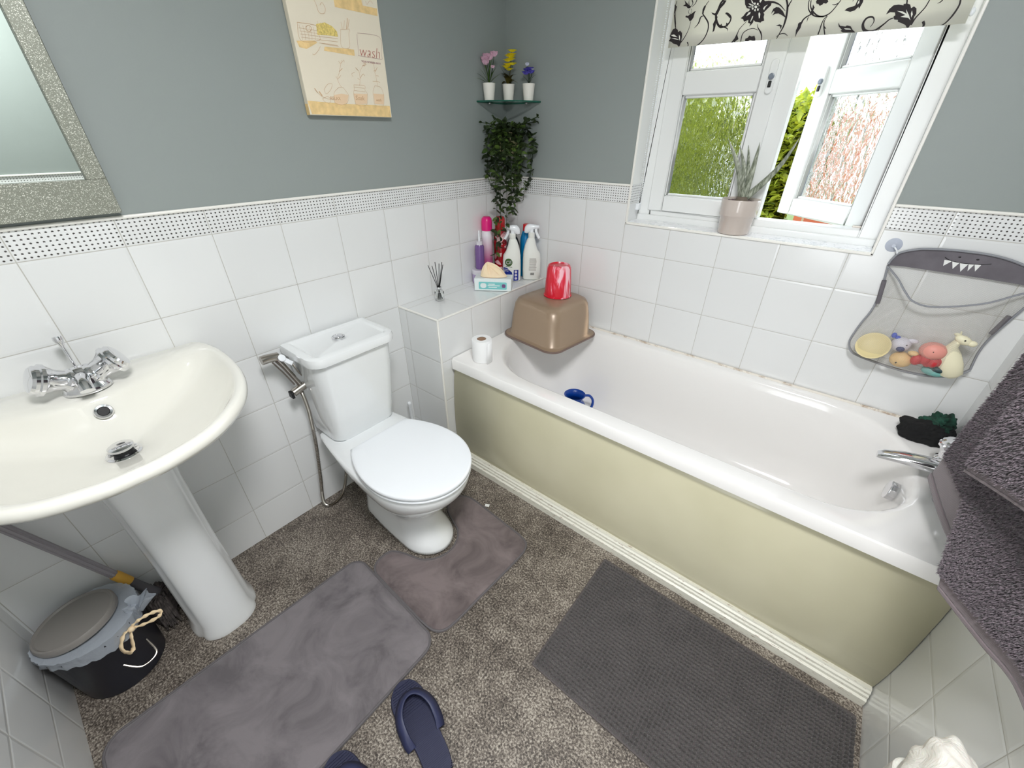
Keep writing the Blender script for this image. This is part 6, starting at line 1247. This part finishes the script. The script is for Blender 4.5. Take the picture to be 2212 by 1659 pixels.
# ------------------------------------------------------------------ towels
t = NT('charcoal_terry'); n = t.noise(t.obj(), 350, 3, 0.7)
t.set(color=t.ramp(n, [(0.35, lin((60, 53, 57))), (0.65, lin((104, 95, 99)))]), rough=0.95, sheen=0.5); t.bump(n, 0.8, 0.003); m_terry = t.m
t = NT('woven_towel_band'); x, y, z = t.xyz(t.obj()); w = t.math('SINE', t.math('MULTIPLY', z, 2400.0)); t.set(color=lin((112, 101, 104)), rough=0.9, sheen=0.3); t.bump(w, 0.25, 0.001); m_wband = t.m
m_pile = mat('terry_loops', (100, 90, 96), 0.95, nscale=300, namt=0.3, sheen=0.5)
def towel(name, label, rows, hem_h, seed, pile_n):
    """rows: list (top->bottom) of rows of control points"""
    th = thing(name, label, 'towel', tuple(Vector(rows[-1][0])), 0, 'charcoal towels hanging at the right')
    RC = [catmull(r, 10) for r in rows]; nc = len(RC[0]); cols = []
    for j in range(nc): cols.append(catmull([RC[i][j] for i in range(len(rows))], 10))
    nr = len(cols[0])
    def P(u, v):
        fu = u * (nc - 1); i = min(int(fu), nc - 2); fv = v * (nr - 1); j = min(int(fv), nr - 2)
        a = cols[i][j].lerp(cols[i + 1][j], fu - i); b = cols[i][j + 1].lerp(cols[i + 1][j + 1], fu - i); p = a.lerp(b, fv - j)
        return p
    vb = 1 - hem_h
    MB().grid(lambda u, v: P(u, v * vb), 40, 40).build('terry_cloth', m_terry, th, smooth=80, solid=0.012)
    MB().grid(lambda u, v: P(u, vb + v * (1 - vb) * 0.72), 40, 8).build('woven_band', m_wband, th, smooth=80, solid=0.007)
    MB().grid(lambda u, v: P(u, vb + (1 - vb) * (0.72 + 0.28 * v)), 40, 4).build('hem', m_wband, th, smooth=80, solid=0.011)
    rn = random.Random(seed); k = MB(); tocam = Vector((-0.6, -0.75, 0.2)).normalized()
    for _ in range(pile_n):
        u = rn.random(); v = rn.random() * vb; p = P(u, v); du = (P(min(1, u + .01), v) - P(max(0, u - .01), v)); dv_ = (P(u, min(1, v + .01)) - P(u, max(0, v - .01)))
        nn = du.cross(dv_)
        if nn.length < 1e-9: continue
        nn.normalize(); 
        if nn.dot(tocam) < 0: nn = -nn
        if rn.random() < 0.12: nn = -nn
        p = p + nn * 0.0055; r = Vector((rn.uniform(-1, 1), rn.uniform(-1, 1), rn.uniform(-1.2, 0.4))); d_ = (nn + r * 0.55).normalized(); L_ = rn.uniform(0.004, 0.0085); s_ = d_.orthogonal().normalized(); s_ = Matrix.Rotation(rn.uniform(0, 6.28), 3, d_) @ s_
        w_ = 0.0009; m_ = p + d_ * L_ * 0.6; tip = p + d_ * L_ + Vector((0, 0, -0.002))
        k.add([p - s_ * w_, p + s_ * w_, m_ + s_ * w_ * 1.2, m_ - s_ * w_ * 1.2, tip], [(0, 1, 2, 3), (3, 2, 4)])
    o = k.build('terry_loops', m_pile, th, smooth=0); o['kind'] = 'stuff'; return th
towel('bath_towel', 'charcoal fluffy towel hanging at the right edge, the one nearer the bath taps',
      [[(1.870, -0.49, 1.26), (1.90, -0.60, 1.26), (1.885, -0.72, 1.26), (1.91, -0.85, 1.26)],
       [(1.862, -0.50, 1.05), (1.885, -0.61, 1.05), (1.890, -0.73, 1.05), (1.91, -0.85, 1.05)],
       [(1.852, -0.515, 0.86), (1.875, -0.62, 0.86), (1.890, -0.74, 0.86), (1.91, -0.86, 0.86)],
       [(1.843, -0.530, 0.688), (1.858, -0.625, 0.676), (1.878, -0.735, 0.672), (1.905, -0.85, 0.680)]], 0.16, 1, 26000)
towel('bath_towel', 'charcoal fluffy towel at the right edge, the nearer one above the white tiles',
      [[(1.775, -0.86, 1.26), (1.83, -0.92, 1.26), (1.88, -1.00, 1.26), (1.93, -1.10, 1.26), (1.94, -1.2, 1.26)],
       [(1.785, -0.872, 1.00), (1.83, -0.93, 1.00), (1.88, -1.00, 1.00), (1.93, -1.10, 1.00), (1.94, -1.2, 1.00)],
       [(1.815, -0.905, 0.80), (1.85, -0.945, 0.80), (1.885, -1.00, 0.80), (1.925, -1.08, 0.80), (1.935, -1.19, 0.80)],
       [(1.836, -0.930, 0.702), (1.866, -0.962, 0.692), (1.895, -1.005, 0.690), (1.925, -1.06, 0.694), (1.935, -1.17, 0.70)]], 0.15, 2, 30000)
towel('hand_towel', 'charcoal towel corner folded over in front at the extreme right edge',
      [[(1.770, -0.93, 1.27), (1.80, -1.00, 1.27), (1.84, -1.08, 1.27)],
       [(1.768, -0.915, 1.08), (1.80, -0.99, 1.09), (1.84, -1.08, 1.10)],
       [(1.772, -0.905, 0.945), (1.81, -0.985, 0.965), (1.85, -1.08, 0.985)]], 0.10, 3, 9000)
# white crumpled bag at the lower right corner
wb_ = thing('crumpled_bag', 'crumpled white plastic bag at the bottom right corner against the tiles', 'plastic bag', (1.90, -1.25, 0.022))
t = NT('white_plastic_film'); t.set(color=lin((232, 228, 220)), rough=0.3, sss=0.1); t.bump(t.noise(t.obj(), 18, 4, 0.6, 1.2), 0.6, 0.010)
crumple('bag_body', (1.898, -1.255, 0.52), (0.060, 0.135, 0.115), 2.0, t.m, wb_, 0.16, 48, 2.2)
MB().loft([rrect(1.850, 1.955, -1.36, -1.14, 0.03, z) for z in (0.024, 0.50)]).build('bag_lower', t.m, wb_, bevel=0.01)
